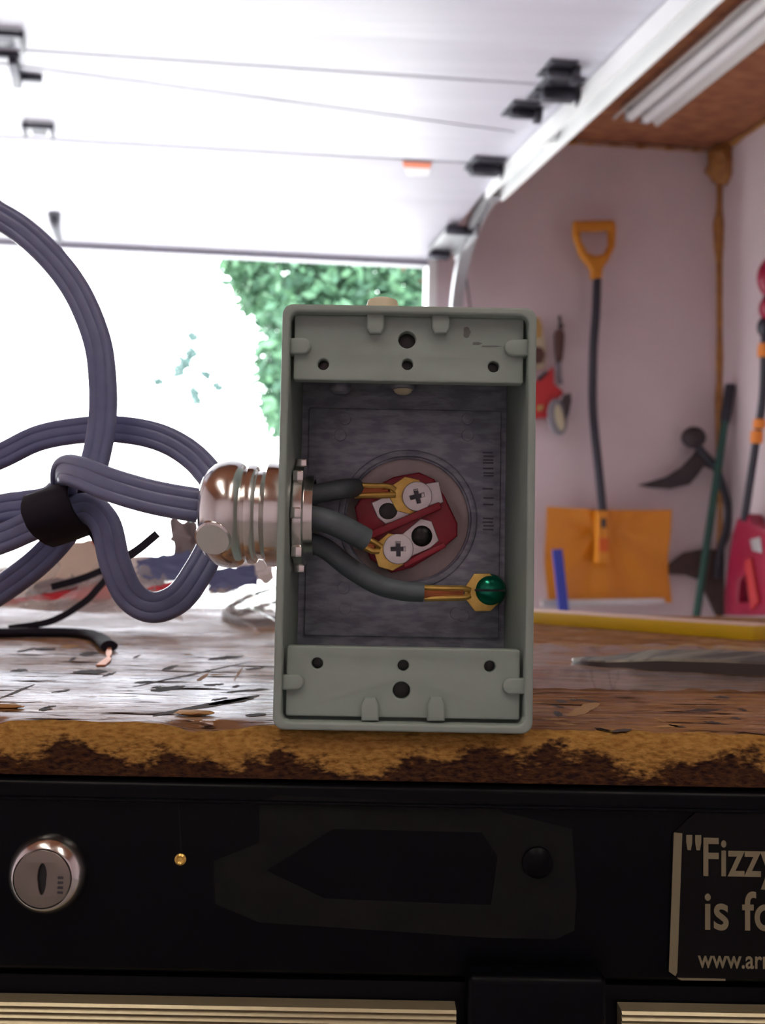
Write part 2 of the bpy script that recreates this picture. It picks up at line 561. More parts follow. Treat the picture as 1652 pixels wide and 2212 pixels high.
# ================================================================== THE GARAGE
CEIL = F(1400, 313).z
OPEN_TOP = CZ + 1.13
JR = F(935, 620)                              # right side of the door opening
DOOR_W = 2.5
A_ = CORNER.copy(); A_.z = 0
B_ = A_ - GD * 6.2
C_ = A_ - DW * 4.3
D_ = C_ - GD * 6.0 + Vector((-0.5, 0, 0))
def wall_slab(name, p, q, z0, z1, nrm, t=0.12, material='wall'):
    b = new()
    o = nrm * -t
    hexa(b, [Vector((x.x, x.y, z0)) for x in (p, q, q + o, p + o)] + [Vector((x.x, x.y, z1)) for x in (p, q, q + o, p + o)])
    return b
jr = PW + DW * (JR - PW).dot(DW); jr.z = 0
jl = jr - DW * DOOR_W
wf = wall_slab('w', jr, A_ + DW * 0.1, 0, CEIL, NW)
wf = merge(wf, wall_slab('w', C_ - DW * 0.1, jl, 0, CEIL, NW), wall_slab('w', jl, jr, OPEN_TOP, CEIL, NW))
put('wall_front', wf, 'wall', kind='structure', label='dull pinkish plaster wall beside the open garage door')
put('wall_right', wall_slab('w', A_, B_, 0, CEIL, NR), 'wall', kind='structure', label='side wall meeting the tool wall at the foamed corner')
nl = (D_ - C_).cross(Vector((0, 0, 1))).normalized() * -1
put('wall_left', wall_slab('w', C_, D_, 0, CEIL, -nl if nl.x < 0 else nl), 'wall', kind='structure', label='plain side wall away from the workbench')
nb_ = Vector((D_.y - B_.y, B_.x - D_.x, 0)).normalized()
put('wall_back', wall_slab('w', B_, D_, 0, CEIL, nb_ if nb_.y > 0 else -nb_), 'wall', kind='structure', label='plain back wall of the garage')
def poly_slab(pts, z0, z1):
    b = new()
    lo = [b.verts.new((p.x, p.y, z0)) for p in pts]
    hi = [b.verts.new((p.x, p.y, z1)) for p in pts]
    b.faces.new(lo)
    b.faces.new(hi)
    for i in range(len(pts)):
        j = (i + 1) % len(pts)
        b.faces.new((lo[i], lo[j], hi[j], hi[i]))
    return b
put('ceiling', poly_slab([A_, B_, D_, C_], CEIL, CEIL + 0.02), 'osb', kind='structure', label='reddish brown strand board ceiling')
put('floor', poly_slab([A_ - NW * 0.12, B_, D_, C_ - NW * 0.12], -0.1, 0.0), 'concrete', kind='structure', label='grey concrete garage floor')
gp = [jr + Vector((x, y, 0)) for x, y in ((-60, 0.16), (60, 0.16), (60, 90), (-60, 90))]
put('driveway', poly_slab(gp, -0.12, -0.02), 'driveway', kind='structure', label='pale concrete driveway in glaring daylight outside the open door')
# foam along the corner and the ceiling line
b = new()
pts = [CORNER + NW * 0.006 + NR * 0.006 for _ in range(2)]
zz = [CEIL - 0.02 - k * 0.045 for k in range(48)]
path = [Vector((CORNER.x, CORNER.y, z)) + (NW + NR) * 0.004 + DW * (noise.noise((z * 3, 0, 0)) * 0.010) for z in zz]
path = [p for p in path if p.z > 0.05]
sc_ = [0.8 + 0.7 * abs(noise.noise((0, p.z * 6, 3))) + (0.5 if abs(p.z - F(1555, 515).z) < 0.05 else 0) for p in path]
sweep(b, path, circ(0.014, 10), (0, -1, 0), sc_)
me_b = new()
bmesh.ops.create_icosphere(me_b, subdivisions=3, radius=1.0)
for v in me_b.verts:
    n_ = 1 + 0.35 * noise.noise(v.co * 2.2) + 0.15 * noise.noise(v.co * 6)
    c = F(1566, 345, 0.03)
    v.co = c + Vector((v.co.x * 0.062, v.co.y * 0.05, v.co.z * 0.085)) * n_ + Vector((0, 0, -0.01))
pp = [Vector((p.x, p.y, CEIL - 0.012)) for p in (F(1190 + k * 12, 305, 0.006) for k in range(31))]
b3 = new()
sweep(b3, pp, circ(0.012, 8), (0, 0, 1), [0.35 + 1.2 * abs(noise.noise((k * 0.6, 1, 0))) for k in range(31)])
qq = [Vector((p.x, p.y, CEIL - 0.012)) for p in (CORNER - GD * (0.05 + k * 0.05) + NR * 0.004 for k in range(40))]
b4 = new()
sweep(b4, qq, circ(0.014, 8), (0, 0, 1), [0.5 + 1.0 * abs(noise.noise((k * 0.5, 5, 0))) for k in range(40)])
put('trim_1', merge(b, me_b, b3, b4), 'foam', kind='structure', label='lumpy ochre expanding foam along the wall corner and ceiling line')
# white stop moulding of the door opening
b = new()
p = jr - DW * 0.004
hexa(b, [q for z in (0.0, OPEN_TOP) for q in [Vector((x.x, x.y, z)) for x in (p - DW * 0.016 + NW * 0.004, p + DW * 0.018 + NW * 0.004, p + DW * 0.018 + NW * -0.10, p - DW * 0.016 + NW * -0.10)]])
put('trim_2', b, 'whitepaint', kind='structure', label='white stop strip down the side of the door opening')

# ------------------------------------------------------------------ overhead door
ZD = CZ + 1.20
door = empty('door_1', jr + Vector((-1.2, 0, 0)), 'white sectional overhead garage door rolled up open', 'door')
del door['category']
door['kind'] = 'structure'
TR = H(1059, 414, CZ + 1.17)                  # where the track starts to bend down
def edge_pt(y_along):                         # right edge of the door above the track, y_along metres from TR towards the room
    return TR - GD * y_along - DW * 0.004
s1 = (TR - H(1045, 350, ZD)).dot(GD)
SEAM = [s1, s1 + 0.50, s1 + 1.02, s1 + 1.54]
def section(r0, r1, z0, z1):
    b = new()
    l0, l1 = r0 - DW * DOOR_W, r1 - DW * DOOR_W
    r0, r1, l0, l1 = [Vector((q.x, q.y, z)) for q, z in ((r0, z0), (r1, z1), (l0, z0), (l1, z1))]
    nrm = (r1 - r0).cross(l0 - r0).normalized()
    if nrm.z > 0: nrm = -nrm
    # shallow pressed steps across the section: real relief
    prof = [(0.0, -0.0025), (0.010, 0.0), (0.30, 0.0), (0.32, -0.0007), (0.34, -0.0007), (0.36, 0.0), (0.64, 0.0), (0.66, -0.0007), (0.68, -0.0007), (0.70, 0.0), (0.990, 0.0), (1.0, -0.0025)]
    rows = []
    for t, h in prof:
        a = r0.lerp(r1, t) + nrm * h
        c = l0.lerp(l1, t) + nrm * h
        rows.append((b.verts.new(a), b.verts.new(c)))
    top = []
    for t in (0, 1):
        a = r0.lerp(r1, t) - nrm * 0.04
        c = l0.lerp(l1, t) - nrm * 0.04
        top.append((b.verts.new(a), b.verts.new(c)))
    for x, y in zip(rows, rows[1:]): b.faces.new((x[0], x[1], y[1], y[0]))
    b.faces.new((top[0][0], top[0][1], top[1][1], top[1][0]))
    b.faces.new((rows[0][0], rows[0][1], top[0][1], top[0][0]))
    b.faces.new((rows[-1][0], rows[-1][1], top[1][1], top[1][0]))
    b.faces.new([q[0] for q in rows] + [top[1][0], top[0][0]])
    b.faces.new([q[1] for q in rows] + [top[1][1], top[0][1]])
    return b, nrm
bot = W(925, 563, 3.36)
bot = Vector((bot.x, bot.y, bot.z))
e0 = edge_pt(SEAM[0])
# bottom section leans down along the bend of the track
bb, nb0 = section(Vector((bot.x, bot.y, 0)), e0, bot.z, ZD)
sec0 = put('section', bb, 'doorwhite', door, angle=20)
seals = new()
hexa(seals, [q for dz in (-0.018, 0.004) for q in [bot + Vector((0, 0, dz)) + x for x in (DW * 0, -DW * DOOR_W, -DW * DOOR_W + GD * 0.035, GD * 0.035)]])
put('bottom_seal', seals, 'doorseam', door, label='grey rubber seal under the lowest section')
for a, c in zip(SEAM, SEAM[1:]):
    g = 0.003 if a == SEAM[0] else 0.0
    bb, _ = section(edge_pt(a + g), edge_pt(c - g), ZD, ZD)
    put('section', bb, 'doorwhite', door, angle=20)
# stiffening strip crossing one section
b = new()
p, q = H(640, 227, ZD - 0.004), H(1110, 289, ZD - 0.004)
q = p + (q - p)
p = q + (p - q).normalized() * 2.2
sd = (q - p).normalized().cross(Vector((0, 0, 1)))
hexa(b, [x + Vector((0, 0, dz)) for dz in (0.0015, 0.010) for x in (p - sd * 0.006, q - sd * 0.006, q + sd * 0.006, p + sd * 0.006)])
put('stiffener', b, 'doorwhite', door)
# hinges with rollers along the right edge
def hinge(c, s=1.0):
    M = frame(c, -DW, GD, (0, 0, 1)) @ Matrix.Diagonal((s, s, s, 1))
    b = new()
    box(b, (0.035, 0.028, -0.004), (0.085, 0.045, 0.006), M, 0.001)
    box(b, (0.035, -0.028, -0.004), (0.085, 0.045, 0.006), M, 0.001)
    box(b, (0.03, 0.0, -0.018), (0.075, 0.026, 0.026), M, 0.004)
    for x in (0.01, 0.06):
        for y in (0.032, -0.032):
            lathe(b, M @ Vector((x, y, -0.004)), (0, 0, -1), [(0, 0.007 * s), (0.007 * s, 0.0065 * s), (0.008 * s, 0)], 8)
    o = put('hinge', b, 'hardware', door, label='dark steel hinge with its roller at the track')
    b = new()
    lathe(b, M @ Vector((-0.028, 0.0, -0.02)), DW * -1, [(0, 0.006), (0.05 * s, 0.006)], 10)
    lathe(b, M @ Vector((-0.020, 0.0, -0.02)), DW, [(-0.01, 0.012), (-0.009, 0.022), (0.008, 0.022), (0.009, 0.012)], 18)
    put('roller', b, 'hardware', o)
for s in (SEAM[0], SEAM[1] - 0.01):
    hinge(edge_pt(s) + Vector((0, 0, ZD - edge_pt(s).z)) - DW * 0.03, 1.15)
hinge(H(1152, 235, ZD) - DW * 0.005, 0.85)
hinge(H(1232, 148, ZD) - DW * 0.005, 0.8)
# hinges on the middle stile
def mid_hinge(c, w=0.075):
    M = frame(c, DW, GD, (0, 0, 1))
    b = new()
    box(b, (0, -0.03, -0.010), (w, 0.010, 0.014), M, 0.002)
    for x in (-w / 2, w / 2):
        box(b, (x, 0.0, -0.012), (0.010, 0.075, 0.016), M, 0.002)
    box(b, (0, 0.012, -0.004), (w * 0.5, 0.05, 0.006), M, 0.001)
    put('hinge', b, 'hardware', door, label='dark steel hinge on the middle stile')
mid_hinge(H(84, 275, ZD))
mid_hinge(H(8, 78, ZD), 0.085)
b = new()
M = frame(H(34, 140, ZD), DW, GD, (0, 0, 1))
box(b, (0, 0, -0.016), (0.022, 0.13, 0.03), M, 0.006)
box(b, (0.03, 0.05, -0.008), (0.06, 0.018, 0.014), M, 0.003)
box(b, (-0.02, -0.06, -0.008), (0.07, 0.016, 0.014), M, 0.003)
put('lock_bracket', b, 'hardware', door)
# lift handle on the bottom section
b = new()
tt = (e0 + Vector((0, 0, ZD - e0.z)) - bot).normalized()
hp = [W(120, 448, 2.93), W(122, 470, 2.95), W(126, 490, 2.99), W(131, 508, 3.03)]
tube(b, [h + Vector((0, -0.01, -0.02)) for h in hp], 0.016, rs=[1.25, 0.7])
put('lift_handle', b, 'hardware', door)
# warning sticker on the bottom section
def on_sec(px, py, lift=0.002):
    n_ = nb0
    d = ray(px, py)
    p0 = bot + n_ * lift
    return CAM + d * ((p0 - CAM).dot(n_) / d.dot(n_))
b = new()
b.faces.new([b.verts.new(on_sec(x, y)) for x, y in ((868, 349), (932, 352), (926, 380), (880, 380))])
stk = put('warning_label', b, 'cardwhite', door, label='white warning label with an orange band')
b = new()
b.faces.new([b.verts.new(on_sec(x, y, 0.004)) for x, y in ((868, 349), (932, 352), (929, 364), (873, 362))])
put('orange_band', b, 'orange_print', stk)
# corner bracket at the bottom right of the door
b = new()
c = on_sec(973, 520, 0.012)
M = frame(c, DW, (e0 + Vector((0, 0, ZD - e0.z)) - bot).normalized(), nb0)
box(b, (0, 0, 0), (0.095, 0.16, 0.012), M, 0.003)
box(b, (0.04, 0.03, 0.02), (0.012, 0.16, 0.05), M, 0.002)
bk = put('corner_bracket', b, 'zincgrey', door, label='grey steel corner bracket at the foot of the door')
b = new()
box(b, (0.0, 0.085, 0.012), (0.105, 0.014, 0.03), M, 0.002)
box(b, (-0.01, -0.07, 0.014), (0.07, 0.03, 0.03), M, 0.004)
put('dark_lip', b, 'hardware', bk)

# ------------------------------------------------------------------ door track
track = empty('door_track', Vector((jr.x + 0.05, jr.y - 0.1, 0)), 'bright galvanized door track bending down beside the opening', 'door track')
RB = 0.34
TRc = TR + DW * 0.012
path = [TRc - GD * s for s in (2.3, 1.8, 1.2, 0.6, 0.2)]
curve_pts = [TRc + GD * (RB * math.sin(math.radians(a))) - Vector((0, 0, RB * (1 - math.cos(math.radians(a))))) for a in range(0, 91, 9)]
chan = [(-0.030, -0.026), (0.030, -0.026), (0.030, 0.026), (0.022, 0.026), (0.022, -0.018), (-0.022, -0.018), (-0.022, 0.026), (-0.030, 0.026)]
b = new()
sweep(b, path + [TRc], [(-x, -y) for x, y in chan], (0, 0, 1))
put('horizontal_rail', b, 'galv', track)
b = new()
side = DW
for i, p in enumerate(curve_pts): pass
sweep(b, curve_pts, [(0.020, -0.02), (0.020, 0.02), (-0.020, 0.02), (-0.020, 0.014), (0.014, 0.014), (0.014, -0.014), (-0.020, -0.014), (-0.020, -0.02)], tuple(DW))
put('curved_rail', b, 'zincgrey', track)
b = new()
vb = curve_pts[-1]
sweep(b, [vb, Vector((vb.x, vb.y, 0.6)), Vector((vb.x, vb.y, 0.0))], [(x * 0.7, y * 0.7) for x, y in chan], (0, -1, 0))
put('vertical_rail', b, 'galv', track)
b = new()
lathe(b, vb + Vector((0, -0.02, 0.02)), DW, [(-0.02, 0.012), (-0.018, 0.03), (0.018, 0.03), (0.02, 0.012)], 24)
put('roller', b, 'whitepaint', track, label='white nylon roller')
b = new()
box(b, vb + DW * 0.045 + Vector((0, 0.01, 0.01)), (0.075, 0.03, 0.022), None, 0.003)
box(b, vb + DW * 0.075 + Vector((0, 0.01, 0.03)), (0.02, 0.04, 0.02), None, 0.003)
put('wall_bracket', b, 'zincgrey', track)
b = new()
hp_ = H(1180, 305, CZ + 1.17)
box(b, hp_ + Vector((0, 0, 0.0)), (0.05, 0.05, 0.022), frame((0, 0, 0), (1, 0, 0), (0, 1, 0), (0, 0, 1)), 0.004)
box(b, hp_ + DW * 0.01 + Vector((0, 0.0, (CEIL - hp_.z) / 2)), (0.03, 0.004, CEIL - hp_.z), None)
put('hanger', b, 'galv', track)
# lift cable
b = new()
tube(b, [on_sec(1035, 440, 0.03) + DW * 0.03, vb + Vector((0, -0.03, 0.24)) + DW * 0.03, vb + Vector((0, -0.03, 0.0)) + DW * 0.055], 0.003)
put('lift_cable', b, 'hardware', track)

# ------------------------------------------------------------------ fluorescent fixtures
def fixture(p0, d, lit, label, length=1.25):
    z = CEIL
    d = Vector(d).normalized()
    s = d.cross(Vector((0, 0, 1))).normalized()
    mid = p0 + d * length / 2
    root = empty('ceiling_light', Vector((mid.x, mid.y, z - 0.1)), label, 'ceiling light', 'fluorescent fixtures under the ceiling')
    M = frame(Vector((p0.x, p0.y, z)), d, s, Vector((0, 0, 1)))
    b = new()
    prof = [(-0.085, -0.052), (-0.082, -0.060), (-0.035, -0.012), (0.035, -0.012), (0.082, -0.060), (0.085, -0.052), (0.045, 0.0), (-0.045, 0.0)]
    A = [b.verts.new(M @ Vector((0, y, zz))) for y, zz in prof]
    Bq = [b.verts.new(M @ Vector((length, y, zz))) for y, zz in prof]
    for k in range(8): b.faces.new((A[k], A[(k + 1) % 8], Bq[(k + 1) % 8], Bq[k]))
    b.faces.new(A); b.faces.new(Bq)
    put('reflector', b, 'fixture', root, angle=20)
    for sgn in (-1, 1):
        b = new()
        lathe(b, M @ Vector((0.02, sgn * 0.030, -0.048)), d, [(0, 0.012), (0.004, 0.018), (length - 0.044, 0.018), (length - 0.04, 0.012)], 18)
        t = put('tube', b, 'tubelit' if lit else 'tubeglass', root)
        for x in (0.012, length - 0.012):
            b = new()
            box(b, (x, sgn * 0.030, -0.034), (0.018, 0.030, 0.05), M, 0.003)
            put('lamp_holder', b, 'zincgrey', t)
    return root
fx = H(1372, 264, CEIL - 0.055)
fixture(Vector((fx.x, fx.y, 0)), -GD, False, 'unlit twin-tube fluorescent fixture under the ceiling near the tool wall')
fixture(Vector((-0.75, -0.15, 0)), -GD, True, 'lit fluorescent fixture behind the workbench, farther from the foamed side wall corner')
fixture(Vector((0.55, -0.35, 0)), -GD, True, 'lit fluorescent fixture under the ceiling behind the workbench near the side wall')

# ------------------------------------------------------------------ outside: trees
def leaves(bm, centers, n, size, spread, rnd):
    for _ in range(n):
        c, r = rnd.choice(centers)
        while True:
            v = Vector((rnd.uniform(-1, 1), rnd.uniform(-1, 1), rnd.uniform(-1, 1)))
            if 0.2 < v.length < 1: break
        p = c + Vector((v.x * r[0], v.y * r[1], v.z * r[2]))
        a = Vector((rnd.uniform(-1, 1), rnd.uniform(-1, 1), rnd.uniform(-1.0, 0.3))).normalized()
        w = a.orthogonal().normalized()
        w.rotate(Matrix.Rotation(rnd.uniform(0, 6.28), 3, a))
        s = size * rnd.uniform(0.5, 1.3)
        vs = [bm.verts.new(p), bm.verts.new(p + a * s * 0.5 + w * s * 0.22), bm.verts.new(p + a * s), bm.verts.new(p + a * s * 0.5 - w * s * 0.22)]
        bm.faces.new(vs)
rnd = random.Random(3)
TY = 8.2
tb = W(880, 700, TY)
tree = empty('evergreen_tree', Vector((tb.x, TY + 0.4, -0.02)), 'dense dark green evergreen tree outside the open garage door', 'tree')
b = new()
lathe(b, (tb.x, TY + 0.4, -0.03), (0.02, 0, 1), [(0, 0.20), (0.3, 0.14), (3.0, 0.10), (6.0, 0.03)], 14)
for z in (1.9, 2.4, 2.9, 3.4, 3.9, 4.5):
    for k in range(5):
        a = k * 1.257 + z
        L_ = 1.2 - 0.12 * (z - 1.9)
        tube(b, [(tb.x, TY + 0.4, z), (tb.x + math.cos(a) * L_ * 0.5, TY + 0.4 + math.sin(a) * L_ * 0.5, z + 0.1), (tb.x + math.cos(a) * L_, TY + 0.4 + math.sin(a) * L_, z - 0.1)], 0.03, 3, 6, rs=[1, 0.3])
put('trunk', b, 'bark', tree)
cents = []
for px, py, rx, rz in ((640, 610, 75, 60), (720, 600, 90, 60), (820, 590, 90, 70), (910, 620, 90, 80), (560, 575, 45, 28), (515, 575, 36, 14), (620, 690, 62, 50), (700, 700, 100, 80), (800, 700, 100, 90), (900, 720, 100, 90),
                       (610, 770, 52, 45), (680, 790, 90, 70), (790, 800, 100, 80), (605, 840, 45, 40), (660, 860, 70, 60), (760, 880, 90, 60), (610, 900, 36, 24), (860, 840, 90, 80), (650, 520, 80, 60), (750, 480, 110, 80), (870, 480, 120, 90), (980, 600, 110, 140), (800, 380, 120, 90), (900, 330, 120, 110), (960, 780, 90, 120)):
    k = TY / FPX
    for dy in (-0.2, 0.5, 1.1):
        cents.append((W(px, py, TY) + Vector((0, dy, 0)), (rx * k, 0.45, rz * k)))
b = new()
leaves(b, cents, 20000, 0.13, 0, rnd)
f_ = put('foliage', b, 'leaf', tree, kind='stuff', angle=0)
SY = 13.0
sb_ = W(415, 800, SY)
sap = empty('young_tree', Vector((sb_.x, SY, -0.02)), 'sparse young tree outside with the glare painted into its pale colour', 'tree')
b = new()
tube(b, [(sb_.x + 0.02, SY, -0.03), (sb_.x + 0.04, SY, 1.2), (W(420, 870, SY).x, SY, W(420, 870, SY).z), W(410, 780, SY), W(416, 705, SY)], 0.028, rs=[1.2, 0.4])
tube(b, [W(412, 800, SY), W(380, 815, SY), W(340, 822, SY)], 0.012, rs=[1, 0.4])
tube(b, [W(412, 790, SY), W(440, 805, SY), W(470, 835, SY)], 0.012, rs=[1, 0.4])
put('trunk', b, 'leafglare', sap)
cs = []
for px, py, r in ((416, 725, 8), (415, 760, 10), (400, 775, 14), (385, 800, 16), (420, 845, 10), (425, 862, 7), (342, 822, 8), (470, 832, 8), (445, 808, 8)):
    cs.append((W(px, py, SY), (r * SY / FPX, 0.2, r * SY / FPX)))
b = new()
leaves(b, cs, 1500, 0.075, 0, rnd)
put('foliage', b, 'leafglare', sap, kind='stuff', angle=0)

# ================================================================== THE WORKBENCH
YE = 0.2725                                     # front edge of the worktop
TH = BT - W(877, 1690, YE).z
xs = [-0.62, -0.4, -0.25] + [-0.16 + 0.32 * k / 220 for k in range(221)] + [0.25, 0.4, 0.62]
prof = [(0.03, -TH), (0.001, -TH), (0.0002, -TH + 0.0012), (-0.0004, -0.014), (-0.0002, -0.0115), (0.0, -0.009), (0.0002, -0.0065), (0.0005, -0.0045), (0.0011, -0.0030), (0.0021, -0.0017), (0.0035, -0.0007), (0.005, -0.0002), (0.007, 0.0), (0.010, 0), (0.014, 0), (0.02, 0), (0.1, 0), (0.3, 0), (0.672, 0), (0.672, -TH)]
b = new()
rows = []
for x in xs:
    row = []
    for y, z in prof:
        dy = dz = 0.0
        if -TH + 0.0005 < z < 0 or (0 <= y <= 0.007 and z > -TH + 0.0005):
            n1 = noise.noise((x * 45, y * 160, z * 160)) * 0.0010 + noise.noise((x * 160, y * 400, z * 400 + 7)) * 0.0005
            dy = n1
            if z > -0.006:
                ch = max(0.0, noise.noise((x * 30, 3.3, 0)) - 0.18) * 0.006
                dz = -ch + noise.noise((x * 120, 9, y * 300)) * 0.0003
                dy += ch * 0.6
        row.append(b.verts.new((x, YE + y + dy, BT + z + min(dz, 0))))
    rows.append(row)
for A, C in zip(rows, rows[1:]):
    for k in range(len(prof)):
        k2 = (k + 1) % len(prof)
        b.faces.new((A[k], A[k2], C[k2], C[k]))
b.faces.new(rows[0]); b.faces.new(rows[-1])
wt = put('worktop', b, 'benchwood', label='scratched varnished particle board worktop with a worn ochre front edge', cat='worktop', angle=50)
reorigin(wt, (0, YE, BT))

# gouges torn out of the varnish: thin dark slivers, some down to ochre wood
rg_ = random.Random(21)
GG = [(285, 1484, 545, 1428, 1.2, 0), (330, 1546, 560, 1502, 4.0, 0), (450, 1522, 548, 1508, 4.5, 0), (0, 1508, 75, 1478, 2.0, 0), (158, 1452, 232, 1450, 4.0, 0), (170, 1414, 215, 1410, 4.0, 0), (75, 1403, 120, 1402, 3.0, 0),
      (325, 1492, 400, 1482, 4.0, 0), (350, 1446, 385, 1438, 3.0, 0), (130, 1398, 170, 1396, 3.5, 1), (505, 1470, 525, 1440, 3.0, 1), (425, 1470, 450, 1456, 4.0, 1), (0, 1530, 40, 1524, 7.0, 1), (530, 1545, 575, 1543, 3.0, 0), (490, 1495, 580, 1488, 2.0, 0),
      (1195, 1540, 1215, 1544, 5.0, 0), (1225, 1545, 1295, 1520, 9.0, 1), (1480, 1535, 1560, 1532, 2.5, 0), (1420, 1570, 1470, 1566, 3.0, 1), (1320, 1580, 1365, 1576, 3.0, 0)]
for _ in range(16):
    x_, y_ = rg_.uniform(20, 570), rg_.uniform(1395, 1540)
    GG.append((x_, y_, x_ + rg_.uniform(15, 55), y_ - rg_.uniform(1, 9), rg_.uniform(1.2, 3.0), 0))
for _ in range(16):
    x_, y_ = rg_.uniform(1165, 1640), rg_.uniform(1505, 1575)
    GG.append((x_, y_, x_ + rg_.uniform(15, 60), y_ + rg_.uniform(1, 9), rg_.uniform(1.0, 2.4), rg_.choice((0, 0, 1))))
for xa_, ya_, xb_, yb2, w_, k_ in GG:
    b = new()
    up_, dn_ = [], []
    for i in range(9):
        t = i / 8
        wv = w_ * (math.sin(PI * (0.04 + 0.92 * t)) ** 0.7) * (0.8 + 0.5 * rg_.random())
        px_, py_ = xa_ + (xb_ - xa_) * t, ya_ + (yb2 - ya_) * t + rg_.uniform(-0.8, 0.8)
        up_.append(b.verts.new(B(px_, py_ - wv, 0.00012)))
        dn_.append(b.verts.new(B(px_, py_ + wv, 0.00012)))
    for i in range(8): b.faces.new((up_[i], up_[i + 1], dn_[i + 1], dn_[i]))
    put('gouge', b, 'rawwood' if k_ else 'gouge', wt, angle=0)

# ------------------------------------------------------------------ tool chest
CF = 0.2705
ztop = BT - TH
chest = empty('tool_chest', Vector((0, 0.58, 0)), 'black steel tool chest with a lock and ribbed trim under the worktop', 'tool chest')
zp = W(877, 2118, CF).z                        # bottom of the front rail
b = new()
box(b, (0, (CF + 0.006 + 0.92) / 2, (ztop + 0.0) / 2), (1.22, 0.92 - CF - 0.006, ztop), None, 0.003)
put('body', b, 'chestblack', chest)
b = new()
box(b, (0, CF + 0.004, (ztop + zp) / 2), (1.216, 0.008, ztop - zp - 0.0012), None, 0.0018, 3)
rail = put('front_rail', b, 'chestblack', chest)
b = new()
zl = W(877, 1738, CF).z
box(b, (0, CF - 0.0006, zl), (1.21, 0.0016, 0.0010), None, 0.0004)
put('crease', b, 'chestblack', rail)
# drawer below, with ribbed aluminium pull strips and a black latch block
zd = W(877, 2120, CF).z
b = new()
box(b, (0, CF + 0.005, zd - 0.06), (1.21, 0.008, 0.12), None, 0.002)
drawer = put('drawer_front', b, 'chestblack', chest)
def ribbed(x0, x1, ztop_, h=0.022, n=14):
    b = new()
    pts = [(0.0, 0.0)]
    for k in range(n):
        z = -h * k / n
        pts += [(-0.0052, z - 0.0001), (-0.0058, z - h / n * 0.5), (-0.0048, z - h / n * 0.9)]
    pts.append((0.0, -h))
    A = [b.verts.new((x0, CF + y, ztop_ + z)) for y, z in pts]
    Bq = [b.verts.new((x1, CF + y, ztop_ + z)) for y, z in pts]
    for k in range(len(pts)):
        k2 = (k + 1) % len(pts)
        b.faces.new((A[k], A[k2], Bq[k2], Bq[k]))
    b.faces.new(A); b.faces.new(Bq)
    return put('pull_strip', b, 'aluminium', drawer, label='ribbed pale gold aluminium pull strip', angle=25)
zs = W(500, 2172, CF - 0.005).z
ribbed(-0.6, W(985, 2190, CF - 0.005).x, zs)
ribbed(W(1342, 2190, CF - 0.005).x, 0.6, zs + 0.0006)
b = new()
xa, xb = W(1010, 2150, CF - 0.008).x, W(1312, 2150, CF - 0.008).x
box(b, ((xa + xb) / 2, CF - 0.003, W(1160, 2112, CF - 0.008).z - 0.016), (xb - xa, 0.010, 0.032), None, 0.0018, 3)
put('latch', b, 'chestblack', drawer, label='black latch block')
# lock
lc = W(105, 1886, CF)
b = new()
lathe(b, lc, (0, -1, 0), [(-0.002, 0.0109), (0.0005, 0.0109), (0.0022, 0.0104), (0.0038, 0.0094), (0.0048, 0.0084), (0.0050, 0.0080), (0.0040, 0.0078), (0.0040, 0.0)], 56)
lock = put('lock', b, 'chrome', chest, label='round chrome key lock')
b = new()
kf = XZ(lc.y - 0.0052) @ Matrix.Translation((lc.x, lc.z, 0))
slot = [(-0.0009, 0.0042), (0.0009, 0.0042), (0.0009, -0.0030), (-0.0009, -0.0030)]
slot = [(0.0011 * math.cos(a) * (1.15 if math.sin(a) > 0 else 1), 0.0042 * math.sin(a)) for a in [2 * PI * k / 20 for k in range(20)]]
b = plate([ring(0, 0, 0.0077, 48), slot[::-1]], 0.0012, kf, 0.0002)
put('lock_face', b, 'lockface', lock)
b = new()
lathe(b, lc + Vector((0, -0.0042, 0)), (0, -1, 0), [(0, 0.0045), (0.0002, 0)], 20)
put('keyway', b, 'blackhole', lock)
b = new()
for k in range(4):
    box(b, (0.0050, -0.0003 + 0.0008 - k * 0.0013, 0.00005), (0.0014, 0.0006, 0.0003), kf)
put('stamped_marks', b, 'hardware', lock)
# small rivet and its scratch
b = new()
rc = W(390, 1856, CF)
lathe(b, rc, (0, -1, 0), [(-0.001, 0.0016), (0.0004, 0.0016), (0.0008, 0.0011), (0.0003, 0.0006), (0.0003, 0)], 16)
put('rivet', b, 'brass', chest)
b = plate([pxz([(384, 1722), (388, 1722), (394, 1838), (389, 1838)], CF)], 0.0003, XZ(CF - 0.0002))
put('scratch', b, 'residue', chest)
# glue outline left by a lost badge
res = plate([pxz([(462, 1860), (560, 1820), (560, 1732), (600, 1718), (1050, 1738), (1090, 1755), (1235, 1790), (1245, 1930), (1240, 2010), (1200, 2028), (1050, 2025), (560, 1992), (465, 1952)], CF),
             pxz([(575, 1880), (720, 1790), (1040, 1798), (1075, 1850), (1060, 1955), (700, 1940)], CF)[::-1]], 0.0003, XZ(CF - 0.0002))
put('glue_residue', res, 'residue', chest)
b = new()
scw = W(1160, 1862, CF)
lathe(b, scw, (0, -1, 0), [(-0.001, 0.0045), (0.0012, 0.0042), (0.0024, 0.0028), (0.0027, 0)], 24)
put('screw_head', b, 'chestblack', chest)
